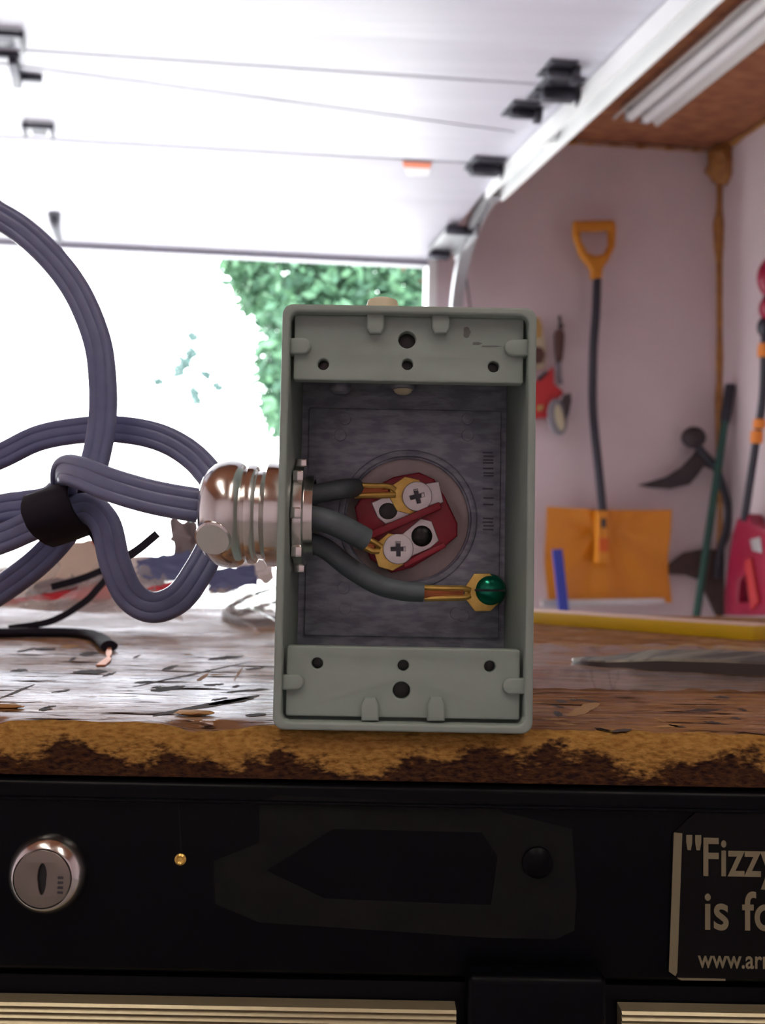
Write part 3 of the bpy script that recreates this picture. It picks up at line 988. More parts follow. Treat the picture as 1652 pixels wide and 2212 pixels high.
# sticker
SY_ = CF - 0.0006
st = plate([pxz([(1452, 1802), (1505, 1752), (1800, 1756), (1800, 2118), (1465, 2112), (1446, 2100)], SY_)], 0.0004, XZ(SY_))
st = put('sticker', st, 'stickerblack', chest, label='black sticker with gold border and lettering')
b = plate([pxz([(1455, 1798), (1473, 1800), (1462, 2100), (1458, 2108), (1444, 2098)], SY_)], 0.0002, XZ(SY_ - 0.0002))
b = merge(b, plate([pxz([(1510, 1747), (1800, 1754), (1800, 1760), (1514, 1753)], SY_)], 0.0002, XZ(SY_ - 0.0002)))
b = merge(b, plate([pxz([(1462, 2112), (1566, 2114), (1566, 2118), (1470, 2117)], SY_)], 0.0002, XZ(SY_ - 0.0002)))
put('border', b, 'gold', st)
def lettering(body, px, py, size, sx):
    p = W(px, py, SY_)
    M = frame((p.x, SY_ - 0.0002, p.z), (1, 0, 0), (0, 0, 1), (0, -1, 0))
    put('lettering', text_mesh(body, size, M, sx), 'gold', st, angle=0)
lettering('"', 1477, 1888, 0.0146, 1.0)
lettering('Fizzy', 1513, 1890, 0.0146, 0.74)
lettering('is fo', 1517, 2006, 0.0146, 0.84)
lettering('www.arr', 1507, 2089, 0.0068, 0.80)

# ================================================================== JUNCTION BOX
YF, DEP = 0.269, 0.051
xl, xr = W(599, 1115, YF).x, W(1155.5, 1115, YF).x
zb, zt = BT, W(880, 660, YF).z
XM = (xl + xr) / 2
jb = empty('junction_box', Vector((XM, YF + DEP / 2, BT)), 'open grey-green cast metal electrical box standing on the worktop edge', 'electrical box')
WT = 0.0023
b = plate([rrect(xl, zb, xr, zt, 0.0032), rrect(xl + WT, zb + WT, xr - WT, zt - WT, 0.0024)[::-1]], DEP, XZ(YF), 0.0007)
body = put('body', b, 'boxpaint', jb)
YB = YF + DEP - 0.0034                           # inner face of the back
cc = pxz([(880, 1122)], YB)[0]
b = plate([rrect(xl + 0.001, zb + 0.001, xr - 0.001, zt - 0.001, 0.003), ring(cc[0], cc[1], 0.0202, 48)[::-1]], 0.0034, XZ(YB))
back = put('back', b, 'castback', jb, label='dark bare cast back with a round opening')
pl = pxz([(664, 884), (1078, 884), (1082, 1374), (660, 1378)], YB - 0.0012)
x0, x1 = (pl[0][0] + pl[3][0]) / 2, (pl[1][0] + pl[2][0]) / 2
z0, z1 = (pl[2][1] + pl[3][1]) / 2, (pl[0][1] + pl[1][1]) / 2
b = plate([rrect(x0, z0, x1, z1, 0.001), ring(cc[0], cc[1], 0.0215, 48)[::-1]], 0.0014, XZ(YB - 0.0012), 0.0003)
put('raised_panel', b, 'castback', back)
b = plate([ring(cc[0], cc[1], 0.0228, 48), ring(cc[0], cc[1], 0.0207, 48)[::-1]], 0.003, XZ(YB - 0.0018), 0.0004)
put('collar', b, 'castback', back)
for px, py in ((745, 905), (1010, 905), (1010, 940), (1000, 1330), (735, 940), (745, 1315), (742, 1270), (985, 1325)):
    p = W(px, py, YB - 0.0012)
    b = new()
    lathe(b, p, (0, -1, 0), [(-0.0005, 0.0021), (0.0005, 0.0019), (0.0006, 0)], 20)
    put('ejector_mark', b, 'castback', back)
# raised sideways marks on the back
b = new()
for py in (978, 986, 994, 1000, 1012, 1022, 1028, 1056, 1076, 1090, 1120, 1128, 1136, 1144):
    p = W(1053 + (py % 3), py, YB - 0.0012)
    box(b, p, (0.0034, 0.0006, 0.0005), None)
put('cast_marks', b, 'castmark', back)
# ledges with their screw holes
YL = YF + 0.0034
def ledge(pix, big, smalls, name='ledge'):
    o = pxz(pix, YL)
    xa, xb = min(q[0] for q in o), max(q[0] for q in o)
    za, zb_ = min(q[1] for q in o), max(q[1] for q in o)
    # keep a dark gap to the walls
    xa, xb = max(xa, xl + WT + 0.0009), min(xb, xr - WT - 0.0009)
    holes = []
    c = pxz([big], YL)[0]
    holes.append(ring(c[0], c[1], 0.00245)[::-1])
    for s in smalls:
        c = pxz([s], YL)[0]
        holes.append(ring(c[0], c[1], 0.0016)[::-1])
    b = plate([rrect(xa, za, xb, zb_, 0.0007)] + holes, 0.0042, XZ(YL), 0.0004)
    return put(name, b, 'boxpaint', jb, label='grey-green screw ledge with drilled holes')
l1 = ledge([(628, 688), (1142, 688), (1142, 822), (628, 820)], (879, 734), [(698, 787), (880, 787), (1066, 792)])
l2 = ledge([(612, 1398), (1130, 1404), (1130, 1548), (612, 1546)], (867, 1492), [(685, 1433), (871, 1438), (1058, 1440)])
for q, hl in ((l1, [(879, 734), (698, 787), (880, 787), (1066, 792)]), (l2, [(867, 1492), (685, 1433), (871, 1438), (1058, 1440)])):
    for px, py in hl:
        b = new()
        p = W(px, py, YL)
        lathe(b, p + Vector((0, 0.0032, 0)), (0, -1, 0), [(0, 0.0027), (0.0002, 0)], 16)
        put('hole_bottom', b, 'blackhole', q)
# lugs bridging ledge and rim
def lug(poly, Yd, th=0.0052):
    b = plate([pxz(poly, YF + Yd)], th, XZ(YF + Yd), 0.0006)
    put('lug', b, 'boxpaint', jb)
def round_lug(x0, x1, y0, y1, left):
    r = (y1 - y0) / 2
    cy = (y0 + y1) / 2
    if left: pts = [(x0, y1), (x1 - r, y1)] + [(x1 - r + r * math.cos(a), cy + r * math.sin(a)) for a in [PI / 2 - PI * k / 8 for k in range(1, 8)]] + [(x1 - r, y0), (x0, y0)]
    else: pts = [(x1, y0), (x0 + r, y0)] + [(x0 + r - r * math.cos(a), cy - r * math.sin(a)) for a in [PI / 2 - PI * k / 8 for k in range(1, 8)]] + [(x0 + r, y1), (x1, y1)]
    return pts
lug(round_lug(616, 672, 729, 764, True), 0.0018)
lug(round_lug(1090, 1146, 732, 768, False), 0.0018)
lug(round_lug(604, 656, 1458, 1491, True), 0.0018)
lug(round_lug(1086, 1140, 1466, 1500, False), 0.0018)
for px in (811, 952):
    lug([(px - 19, 674), (px + 19, 674), (px + 19, 708), (px + 12, 720), (px - 12, 720), (px - 19, 708)], 0.0014)
for px in (799, 942):
    lug([(px - 19, 1558), (px + 19, 1558), (px + 19, 1522), (px + 12, 1507), (px - 12, 1507), (px - 19, 1522)], 0.0014)
# smudge and casting mark
b = new()
for (px, py, w, h) in ((1008, 718, 9, 12), (1030, 742, 12, 3), (1060, 748, 26, 1.5)):
    bm2 = plate([pxz([(px + w * math.cos(2 * PI * k / 12) * (1 + 0.3 * math.sin(5 * k)), py + h * math.sin(2 * PI * k / 12)) for k in range(12)], YL)], 0.00008, XZ(YL - 0.00006))
    b = merge(b, bm2)
put('smudge', b, 'smudge', l1, label='dark smudge')
# cream plug in the top hole and its inner end
b = new()
pc = W(826, 656, 0.284)
lathe(b, (pc.x, 0.284, zt - 0.001), (0, 0, 1), [(0, 0.0048), (0.0046, 0.0048), (0.0062, 0.0044), (0.0068, 0.0030), (0.0066, 0)], 36)
put('hole_plug', b, 'cream', jb, label='cream plastic plug in the top hole')
b = new()
pc = W(870, 853, 0.300)
lathe(b, (pc.x, 0.300, pc.z), (0, 0, 1), [(0.0, 0.0), (0.0002, 0.0016), (0.0008, 0.0026), (0.0016, 0.0030), (0.0018, 0.0)], 32)
put('plug_end', b, 'cream', jb, label='cream plug end hanging inside the box')
b = new()
lathe(b, (pc.x, 0.300, pc.z + 0.0017), (0, 0, 1), [(0, 0.0036), (0.0008, 0.0042), (zt - pc.z - 0.003, 0.0042)], 32)
put('plug_thread', b, 'castback', jb)
b = new()
pc = W(735, 850, 0.300)
lathe(b, (pc.x, 0.300, pc.z), (0, 0, 1), [(0.0, 0.0), (0.0003, 0.0026), (0.0014, 0.0034), (zt - pc.z - 0.001, 0.0036)], 28)
put('screw_end', b, 'castback', jb)
# metal cable connector in the side wall
YC = YF + 0.027
K = YC / FPX
cz_ = W(600, 1113, YC).z
def cx_(px): return W(px, 1113, YC).x
prof = [(621, 108), (592, 112), (582, 112), (576, 104), (570, 96), (560, 95), (556, 104), (550, 107), (540, 107), (535, 103), (531, 101), (526, 108), (515, 114), (500, 116), (482, 114), (466, 108), (452, 97), (443, 84), (437, 70), (437, 52), (445, 48), (470, 46)]
b = new()
lathe(b, (cx_(621), YC, cz_), (-1, 0, 0), [(cx_(621) - cx_(x), r * K) for x, r in prof], 64)
conn = put('cable_connector', b, 'chrome', jb, label='shiny zinc cable clamp connector in the side of the box')
b = new()
dirv = Vector((-0.10, -0.86, -0.50)).normalized()
o_ = Vector((cx_(489), YC, cz_)) + dirv * 0.0140
lathe(b, o_, dirv, [(0, 0.0056), (0.0018, 0.0055), (0.0023, 0.0049), (0.0023, 0.0)], 28)
put('clamp_screw', b, 'chrome', conn, label='round screw boss')
b = new()
lx = xl + WT
lathe(b, (lx + 0.0002, YC, cz_), (1, 0, 0), [(0, 0.0120), (0, 0.0150), (0.0005, 0.0155), (0.0030, 0.0155), (0.0035, 0.0150), (0.0035, 0.0130), (0.0060, 0.0128), (0.0060, 0.0112), (0, 0.0112)], 56)
for k in range(8):
    a = 2 * PI * k / 8
    box(b, Vector((lx + 0.0019, YC + math.cos(a) * 0.0158, cz_ + math.sin(a) * 0.0158)), (0.0032, 0.0032, 0.0032), None, 0.0004)
put('locknut', b, 'chrome', conn, label='steel locknut inside the box')
# receptacle behind the opening
YR = YB + 0.0030
b = plate([ring(cc[0], cc[1], 0.0225, 40)], 0.0016, XZ(YR))
rec_plate = b
YS = YR - 0.0085
red = plate([pxz([(766, 1095), (790, 1060), (850, 1030), (905, 1020), (938, 1035), (962, 1075), (988, 1130), (988, 1158), (950, 1190), (890, 1226), (845, 1238), (800, 1208), (775, 1150)], YS)], 0.0085, XZ(YS), 0.0006)
rec = put('receptacle', red, 'redplastic', jb, label='red plastic receptacle back with two terminal screws')
put('mounting_plate', rec_plate, 'plateback', rec, label='dull beige metal plate')
def on(poly, Y, th, material, name, bev=0.0003):
    return put(name, plate([pxz(poly, Y)], th, XZ(Y), bev), material, rec)
# dividing bar
a_, c_ = W(800, 1156, YS - 0.003), W(952, 1091, YS - 0.003)
d_ = (c_ - a_)
b = new()
M = frame((a_ + c_) / 2, d_, Vector((0, 1, 0)).cross(d_), (0, -1, 0))
box(b, (0, 0, -0.0018), (d_.length, 0.0024, 0.0050), M, 0.0006)
put('divider', b, 'redplastic', rec)
a_, c_ = W(872, 1222, YS - 0.002), W(962, 1176, YS - 0.002)
d_ = (c_ - a_)
b = new()
M = frame((a_ + c_) / 2, d_, Vector((0, 1, 0)).cross(d_), (0, -1, 0))
box(b, (0, 0, -0.0014), (d_.length, 0.0018, 0.0034), M, 0.0005)
put('divider', b, 'redplastic', rec)
on([(802, 1086), (880, 1050), (948, 1040), (958, 1085), (880, 1118), (832, 1132), (815, 1118)], YS - 0.0006, 0.0008, 'nickel', 'contact')
on([(838, 1160), (870, 1152), (908, 1120), (932, 1126), (948, 1168), (930, 1184), (880, 1206), (846, 1196)], YS - 0.0006, 0.0008, 'nickel', 'contact')
on([(838 + 20 * math.cos(a), 1104 + 18 * math.sin(a)) for a in [2 * PI * k / 18 for k in range(18)]], YS - 0.0009, 0.0006, 'blackhole', 'screw_hole')
b = new()
hp = W(911, 1158, YS - 0.0008)
lathe(b, hp, (0.05, -1, 0), [(0, 0.0034), (0.0006, 0.0033), (0.0014, 0.0024), (0.0017, 0)], 24)
put('screw_tip', b, 'blackhole', rec, label='black contact button')
def phillips(px, py, Y, r, rot):
    p = W(px, py, Y)
    M = XZ(Y) @ Matrix.Translation((p.x, p.z, 0))
    w, l = r * 0.13, r * 0.48
    cross = [(w, w), (w, l), (-w, l), (-w, w), (-l, w), (-l, -w), (-w, -w), (-w, -l), (w, -l), (w, -w), (l, -w), (l, w)]
    cr, sr = math.cos(rot), math.sin(rot)
    cross = [(x * cr - y * sr, x * sr + y * cr) for x, y in cross]
    b = plate([ring(0, 0, r, 40), cross], 0.0016, M, 0.0003)
    lathe(b, M @ Vector((0, 0, -0.0012)), (0, 1, 0), [(0, r * 0.95), (0.006, r * 0.5)], 24)
    s = put('terminal_screw', b, 'nickel', rec, label='nickel cross-head terminal screw')
    return s
YT = YS - 0.0030
phillips(901, 1072, YT, 32.5 * YT / FPX, 0.25)
phillips(860, 1186, YT, 33 * YT / FPX, 0.05)
b = new()
for (px, py) in ((896, 1074), (857, 1188)):
    p = W(px, py, YT + 0.0009)
    box(b, p, (0.0042, 0.0002, 0.0042), None)
put('drive_recess', b, 'hardware', rec)
# green ground screw in the side of the back
b = new()
YG = 0.3060
gp_ = W(1060, 1276, YG)
lathe(b, gp_ + Vector((0, 0.004, 0)), (-0.12, -1, 0.02), [(-0.009, 0.0022), (0.0, 0.0022), (0.0, 0.0052), (0.0012, 0.0053), (0.0030, 0.0044), (0.0042, 0.0026), (0.0046, 0)], 36)
gs = put('ground_screw', b, 'greenmetal', jb, label='green slotted grounding screw')
b = new()
box(b, gp_ + Vector((-0.0003, -0.0002, 0.0001)), (0.0096, 0.0012, 0.0007), None)
put('slot', b, 'blackhole', gs)

# ================================================================== POWER CORD
cord = empty('power_cord', Vector((W(0, 1400, 0.37).x - 0.02, 0.36, BT)), 'grey flat power cord coiled in loops and clamped into the box', 'cord')
CP = [(575, 1104, .296), (500, 1100, .296), (430, 1092, .296), (330, 1074, .298), (240, 1048, .302), (175, 1022, .310), (140, 1018, .322), (136, 1055, .336), (105, 1082, .342), (50, 1092, .344), (0, 1100, .345), (-150, 1140, .35),
      (-330, 1040, .36), (-390, 800, .366), (-290, 560, .366), (-120, 420, .365), (0, 468, .362), (85, 530, .360), (160, 620, .358), (208, 730, .356), (222, 830, .355), (220, 920, .354), (203, 1005, .352), (180, 1080, .351), (140, 1150, .352),
      (80, 1215, .355), (0, 1275, .360), (-90, 1330, .366), (-190, 1425, .372), (-330, 1400, .385), (-360, 1250, .395), (-240, 1110, .395), (-110, 1030, .390), (0, 986, .385), (85, 946, .380), (180, 929, .375), (260, 928, .370), (345, 945, .365), (415, 985, .360), (465, 1045, .352),
      (482, 1105, .344), (462, 1170, .337), (425, 1240, .332), (385, 1292, .329), (330, 1312, .326), (280, 1285, .324), (248, 1215, .322), (228, 1135, .324), (190, 1098, .332), (130, 1112, .333), (60, 1140, .334), (0, 1165, .335), (-120, 1200, .335), (-260, 1260, .34)]
path = smooth_path([W(*q) for q in CP], 9)
hw, ht = 0.0053, 0.0027
prof = []
for sgn in (1, -1):                             # three lobes with two grooves on either face
    for k in range(25):
        u = -1 + 2 * k / 24
        lob = abs(math.sin((u + 1) * 1.5 * PI)) ** 0.5
        env = math.sqrt(max(0.0, 1 - abs(u) ** 6))
        v = ht * (0.82 + 0.18 * lob) * env
        prof.append((sgn * hw * u, sgn * v))
pr = []
for q in prof:
    if not pr or (abs(q[0] - pr[-1][0]) + abs(q[1] - pr[-1][1])) > 1e-5: pr.append(q)
if (abs(pr[0][0] - pr[-1][0]) + abs(pr[0][1] - pr[-1][1])) < 1e-5: pr.pop()
b = new()
sweep(b, path, pr, (0, -1, 0))
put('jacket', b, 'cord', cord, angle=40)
def ring_terminal(par, tip, barrel, ctr, Y, r, hole, fork=False):
    """brass crimp terminal: flat eye round the screw, barrel folded over copper strands"""
    c = W(*ctr, Y)
    a = W(*barrel[0], Y); e = W(*barrel[1], Y)
    d = (e - a)
    ang = math.atan2(c.z - e.z, c.x - e.x)
    M = XZ(Y) @ Matrix.Translation((c.x, c.z, 0)) @ Matrix.Rotation(ang, 4, 'Z')
    n = 8
    outer = [(r * 1.08 * math.cos(PI / 8 + 2 * PI * k / n), r * 1.08 * math.sin(PI / 8 + 2 * PI * k / n)) for k in range(n)]
    L_ = (Vector((e.x - c.x, e.z - c.z))).length
    pts = [p for p in outer if p[0] > -r * 0.75]
    pts = sorted(pts, key=lambda p: math.atan2(p[1], p[0]))
    pts = pts + [(-L_ * 0.92, 0.0016), (-L_ * 0.92, -0.0016)]
    b = plate([pts, ring(0, 0, hole, 20)[::-1]], 0.0009, M, 0.0002)
    t = put('ring_terminal', b, 'brass', par, label='brass crimp terminal')
    b = new()
    side = Vector((d.z, 0, -d.x)).normalized()
    for sg in (-1, 1):
        pth = [a + side * sg * 0.0017 + Vector((0, -0.0010, 0)), a.lerp(e, 0.55) + side * sg * 0.0015 + Vector((0, -0.0011, 0)), e + side * sg * 0.0014 + Vector((0, -0.0008, 0)), e.lerp(c, 0.35) + side * sg * 0.0008 + Vector((0, -0.0001, 0))]
        tube(b, pth, 0.00095, 5, 10)
    sweep(b, [a + Vector((0, 0.0006, 0)), e + Vector((0, 0.0006, 0))], [(0.0024, 0.001), (-0.0024, 0.001), (-0.0024, -0.001), (0.0024, -0.001)], (0, -1, 0))
    put('barrel', b, 'brass', par, label='brass crimp barrel')
    b = new()
    rr = random.Random(int(ctr[0]))
    for k in range(12):
        o1 = side * rr.uniform(-0.0015, 0.0015) + Vector((0, -0.0013 - rr.uniform(0, 0.0008), 0))
        o2 = side * rr.uniform(-0.0013, 0.0013) + Vector((0, -0.0008 - rr.uniform(0, 0.0006), 0))
        tube(b, [a - d * 0.12 + o1, a.lerp(e, 0.5) + (o1 + o2) / 2 * 0.8, e + o2 * rr.uniform(0.5, 1)], 0.00034, 4, 6)
    put('strands', b, 'copper', par, label='bare copper strands')
def conductor(pts, r):
    b = new()
    tube(b, [W(*q) for q in pts], r, 10, 20)
    return put('conductor', b, 'conductor', cord, label='grey insulated wire inside the box')
YTM = YT + 0.0017
c1 = conductor([(600, 1078, .297), (650, 1072, .298), (700, 1064, .301), (740, 1056, .303), (768, 1054, YTM)], 0.0031)
ring_terminal(c1, None, ((766, 1060), (838, 1060)), (881, 1070), YTM, 0.0057, 0.0018)
c2 = conductor([(600, 1112, .293), (650, 1116, .292), (700, 1124, .292), (745, 1142, .294), (790, 1166, .297)], 0.0037)
ring_terminal(c2, None, ((785, 1170), (808, 1182)), (843, 1192), YTM, 0.0057, 0.0018)
c3 = conductor([(600, 1160, .296), (650, 1168, .297), (700, 1184, .299), (755, 1226, .302), (815, 1262, .304), (870, 1276, .305), (914, 1279, .3055)], 0.0032)
ring_terminal(c3, None, ((916, 1281), (1000, 1281)), (1042, 1280), 0.3075, 0.0060, 0.0018)

# tape holding the coil
def bandtie():
    b = new()
    c = W(140, 1108, .336)
    ax = (W(60, 1130, .336) - W(190, 1085, .336)).normalized()
    up = Vector((0, 0, 1)); up = (up - ax * up.dot(ax)).normalized()
    dp = ax.cross(up)
    n = 36
    rings = []
    for s, k in ((-0.0085, 0.97), (-0.0080, 1.0), (0.0, 1.02), (0.0075, 1.0), (0.0080, 0.97)):
        rings.append([b.verts.new(c + ax * s + (up * 0.0098 * math.cos(2 * PI * q / n) + dp * 0.020 * math.sin(2 * PI * q / n)) * k * (1 + 0.05 * noise.noise((q * 0.7, s * 300, 0)))) for q in range(n)])
    inner = []
    for s in (0.0080, -0.0080):
        inner.append([b.verts.new(c + ax * s + (up * 0.0098 * math.cos(2 * PI * q / n) + dp * 0.020 * math.sin(2 * PI * q / n)) * 0.90) for q in range(n)])
    rings += inner + [rings[0]]
    for A, C in zip(rings, rings[1:]):
        for q in range(n):
            b.faces.new((A[q], A[(q + 1) % n], C[(q + 1) % n], C[q]))
    return b
tape = empty('cable_tie', W(140, 1165, .336), 'black tape tie wrapped round the coiled cord', 'cable tie')
put('wrap', bandtie(), 'blackplastic', tape)
b = new()
tube(b, [W(186, 1128, .330), W(225, 1190, .345), W(285, 1196, .36), W(338, 1153, .365)], 0.0011, 6, 8)
b2 = new()
sweep(b2, smooth_path([W(200, 1150, .332), W(240, 1210, .350), W(288, 1194, .36), W(340, 1153, .365)], 8), [(0.0015, 0.0005), (-0.0015, 0.0005), (-0.0015, -0.0005), (0.0015, -0.0005)], (0, -1, 0))
b.free()
put('tail', b2, 'blackplastic', tape)

# ================================================================== THINGS ON THE WORKTOP
# clear bag with printed cards
bagc = B(210, 1372)
bag = empty('plastic_bag', Vector((bagc.x, bagc.y + 0.08, BT)), 'crumpled clear plastic bag with red and beige printed cards behind the cord', 'plastic bag')
def lean_card(pix, d0, material, name, th=0.0006):
    """card leaning back: pixel outline on a plane that tilts away from the worktop at depth d0"""
    n_ = Vector((0, -0.72, 0.69))
    p0 = Vector((0, d0, BT + 0.001))
    b = new()
    vs = []
    for px, py in pix:
        d = ray(px, py)
        vs.append(CAM + d * ((p0 - CAM).dot(n_) / d.dot(n_)))
    lo = [b.verts.new(v) for v in vs]
    hi = [b.verts.new(v - n_ * th) for v in vs]
    b.faces.new(lo); b.faces.new(hi)
    for i in range(len(vs)):
        j = (i + 1) % len(vs)
        b.faces.new((lo[i], lo[j], hi[j], hi[i]))
    return put(name, b, material, bag, angle=0)
def lean_patch(cor, d0, material, name='card', amp=0.003, n=14):
    """crumpled piece: four pixel corners on a leaning plane, creased along its normal"""
    n_ = Vector((0, -0.72, 0.69))
    p0 = Vector((0, d0, BT + 0.001))
    b = new()
    g = []
    for i in range(n + 1):
        row = []
        for j in range(n + 1):
            u, v = i / n, j / n
            q = [cor[0][k] * (1 - u) * (1 - v) + cor[1][k] * u * (1 - v) + cor[2][k] * u * v + cor[3][k] * (1 - u) * v for k in (0, 1)]
            d = ray(*q)
            p = CAM + d * ((p0 - CAM).dot(n_) / d.dot(n_))
            h = amp * (1 - 2 * abs(noise.noise((u * 3.1 + d0 * 90, v * 2.6, 1)))) + amp * 0.4 * noise.noise((u * 9, v * 8, d0 * 50))
            ed = 0.002 * noise.noise((u * 6 + 3, v * 6, d0 * 70))
            p = p + n_ * h + Vector((ed, 0, ed))
            p.z = max(p.z, BT + 0.0012)
            row.append(b.verts.new(p))
        g.append(row)
    for i in range(n):
        for j in range(n):
            b.faces.new((g[i][j], g[i + 1][j], g[i + 1][j + 1], g[i][j + 1]))
    return put(name, b, material, bag, angle=60)
lean_patch([(-60, 1240), (330, 1205), (400, 1340), (-60, 1310)], 0.640, 'cardwhite')
lean_patch([(100, 1192), (228, 1166), (252, 1268), (60, 1266)], 0.632, 'cardbeige')
lean_patch([(40, 1296), (252, 1256), (256, 1292), (-40, 1312)], 0.622, 'cardred')
lean_patch([(195, 1170), (224, 1162), (230, 1198), (212, 1186)], 0.628, 'cardred', amp=0.001)
lean_patch([(310, 1274), (374, 1260), (372, 1268), (310, 1290)], 0.628, 'cardred', amp=0.001)
lean_patch([(296, 1216), (412, 1196), (420, 1262), (300, 1252)], 0.634, 'cardblue')
lean_patch([(455, 1236), (548, 1226), (560, 1266), (450, 1290)], 0.640, 'cardblue')
lean_patch([(505, 1222), (590, 1212), (592, 1258), (520, 1262)], 0.650, 'cardwhite', 'film_fold', 0.006)  # opaque white patch paints the bright highlight on the film peaks
lean_patch([(366, 1142), (446, 1138), (446, 1236), (380, 1228)], 0.648, 'cardgrey', 'film_fold', 0.010)
lean_patch([(90, 1256), (240, 1236), (242, 1256), (50, 1290)], 0.618, 'cardgrey', amp=0.002)
b = new()
NX, NY = 80, 46
cx0, cx1, cy0, cy1 = -0.36, -0.075, 0.592, 0.82
grid = []
for i in range(NX + 1):
    row = []
    for j in range(NY + 1):
        u, v = i / NX, j / NY
        x = cx0 + (cx1 - cx0) * u + 0.012 * noise.noise((v * 6, 4, u))
        y = cy0 + (cy1 - cy0) * v + 0.014 * noise.noise((u * 7, 1, v)) + 0.02 * max(0, u - 0.75) * 4
        edge = min(1.0, min(u, 1 - u) * 5, min(v, 1 - v) * 3.2)
        hgt = 0.046 * edge ** 0.7 * (0.75 + 0.25 * (1 - u))
        rg = 1 - abs(noise.noise((u * 7, v * 6, 2.0)))
        rg2 = 1 - abs(noise.noise((u * 17, v * 13, 5.0)))
        z = hgt * (0.55 + 0.38 * rg ** 3 + 0.22 * rg2 ** 4)
        row.append(b.verts.new((x, y, BT + 0.0012 + z)))
    grid.append(row)
for i in range(NX):
    for j in range(NY):
        b.faces.new((grid[i][j], grid[i + 1][j], grid[i + 1][j + 1], grid[i][j + 1]))
put('film', b, 'film', bag, angle=60)

# black wire ends and strips
def onb(pts, r): return [B(px, py) + Vector((0, 0, r + dz)) for px, py, dz in pts]
wire = empty('black_cable', B(120, 1376), 'short black cable with a frayed copper end in front of the bag', 'cable')
b = new()
sweep(b, smooth_path(onb([(-120, 1388, 0), (-30, 1380, 0), (70, 1377, 0), (160, 1378, 0), (205, 1385, 0), (236, 1408, 0)], 0.0028), 8), circ(0.0042, 14, 0.0028), (0, 0, 1))
put('jacket', b, 'blackplastic', wire)
b = new()
for k in range(5):
    tube(b, [B(234 + k, 1405) + Vector((0, 0, 0.002)), B(231 + k * 2, 1420) + Vector((0, 0, 0.0012)), B(238 - k * 3, 1428) + Vector((0, 0, 0.0008)), B(225 - k * 4, 1440) + Vector((0, 0, 0.0005))], 0.00045, 5, 6)
put('strands', b, 'copper', wire, label='frayed copper strands')
def strip(pts, w, th, label):
    b = new()
    sweep(b, smooth_path(pts, 8), [(w, th), (-w, th), (-w, -th), (w, -th)], (0, -1, 0))
    return put('plastic_strip', b, 'blackplastic', label=label, cat='cable tie')
strip([B(20, 1372) + Vector((0, 0, 0.004)), W(110, 1342, .555), W(180, 1302, .56), W(214, 1268, .565), W(242, 1236, .57)], 0.0019, 0.0007, 'thin black plastic strip curving up from the cut black cable')
strip([W(112, 1268, .575), W(170, 1252, .575), W(228, 1229, .58)], 0.0020, 0.0008, 'short straight black plastic strip lying on the clear bag')
b = new()
tube(b, onb([(640, 1262, 0), (560, 1285, 0), (512, 1308, 0), (486, 1332, 0), (512, 1350, 0), (560, 1354, 0), (640, 1344, 0)], 0.003), 0.003, 8, 12)
put('curled_wire', b, 'blackplastic', label='thin black cord curled on the worktop beside the clear bag', cat='cord')
b = new()
tube(b, onb([(640, 1290, 0), (575, 1312, 0), (530, 1325, 0), (505, 1333, 0)], 0.0025), 0.0025, 8, 12)
put('straight_wire', b, 'blackplastic', label='straight black cord end inside the curl of thin cord', cat='cord')

# yellow-edged bar
def bar_between(bm, a, c, w, h, bevel=0.0005):
    d = (c - a)
    s = Vector((-d.y, d.x, 0)).normalized()
    M = frame((a + c) / 2, d, s, (0, 0, 1))
    box(bm, (0, w / 2, h / 2), (d.length, w, h), M, bevel)
    return M
a, c = B(1090, 1341), B(1622, 1383)
yb_ = empty('yardstick', (a + c) / 2, 'long flat wooden bar with a yellow painted edge on the worktop', 'measuring stick')
b = new(); bar_between(b, a + Vector((0, 0.0012, 0)), c + Vector((0, 0.0012, 0)), 0.040, 0.0094)
put('bar', b, 'palewood', yb_)
b = new(); My = bar_between(b, a, c, 0.0016, 0.0090, 0.0003)
box(b, ((c - a).length / 2 + 0.0006, 0.0205, 0.0045), (0.0014, 0.041, 0.0090), My, 0.0002)
put('painted_edge', b, 'yellowpaint', yb_, label='yellow painted edge')
# clear sleeve under a tapered steel bar
sl = [B(1090, 1490), B(1760, 1502), B(1760, 1405), B(1480, 1398), B(1090, 1392)]
b = new()
nx = 60
vs = []
for i in range(nx + 1):
    u = i / nx
    f0, f1 = sl[0].lerp(sl[1], u), (sl[4].lerp(sl[3], u / 0.6) if u < 0.6 else sl[3].lerp(sl[2], (u - 0.6) / 0.4))
    vs.append([b.verts.new(f0.lerp(f1, v / 14) + Vector((0, 0, 0.0006 + 0.0022 * abs(noise.noise((u * 9, v * 0.35, 1))) + (0.0016 if 2 < v < 13 else 0)))) for v in range(15)])
for A, C in zip(vs, vs[1:]):
    for k in range(14): b.faces.new((A[k], A[k + 1], C[k + 1], C[k]))
put('plastic_sleeve', b, 'sheetfilm', label='flat clear plastic sleeve on the worktop beside the box', cat='plastic sleeve', angle=60)
pry = empty('steel_bar', B(1500, 1462), 'tapered dark steel bar with a flattened tip lying on the clear sleeve', 'pry bar')
b = new()
secs = [(1238, 1446, 0.0020, 0.003), (1265, 1451, 0.0032, 0.010), (1310, 1456, 0.0042, 0.013), (1360, 1458, 0.0052, 0.018), (1420, 1463, 0.0078, 0.022), (1560, 1470, 0.0088, 0.022), (1800, 1482, 0.0088, 0.022)]
ra, rb2 = [], []
for px, py, h, w in secs:
    p = B(px, py) + Vector((0, 0, 0.0030))
    ra.append([b.verts.new(p), b.verts.new(p + Vector((0, 0.0012, h * 0.62))), b.verts.new(p + Vector((0, w * 0.45, h))), b.verts.new(p + Vector((0, w, h * 0.7))), b.verts.new(p + Vector((0, w, 0)))])
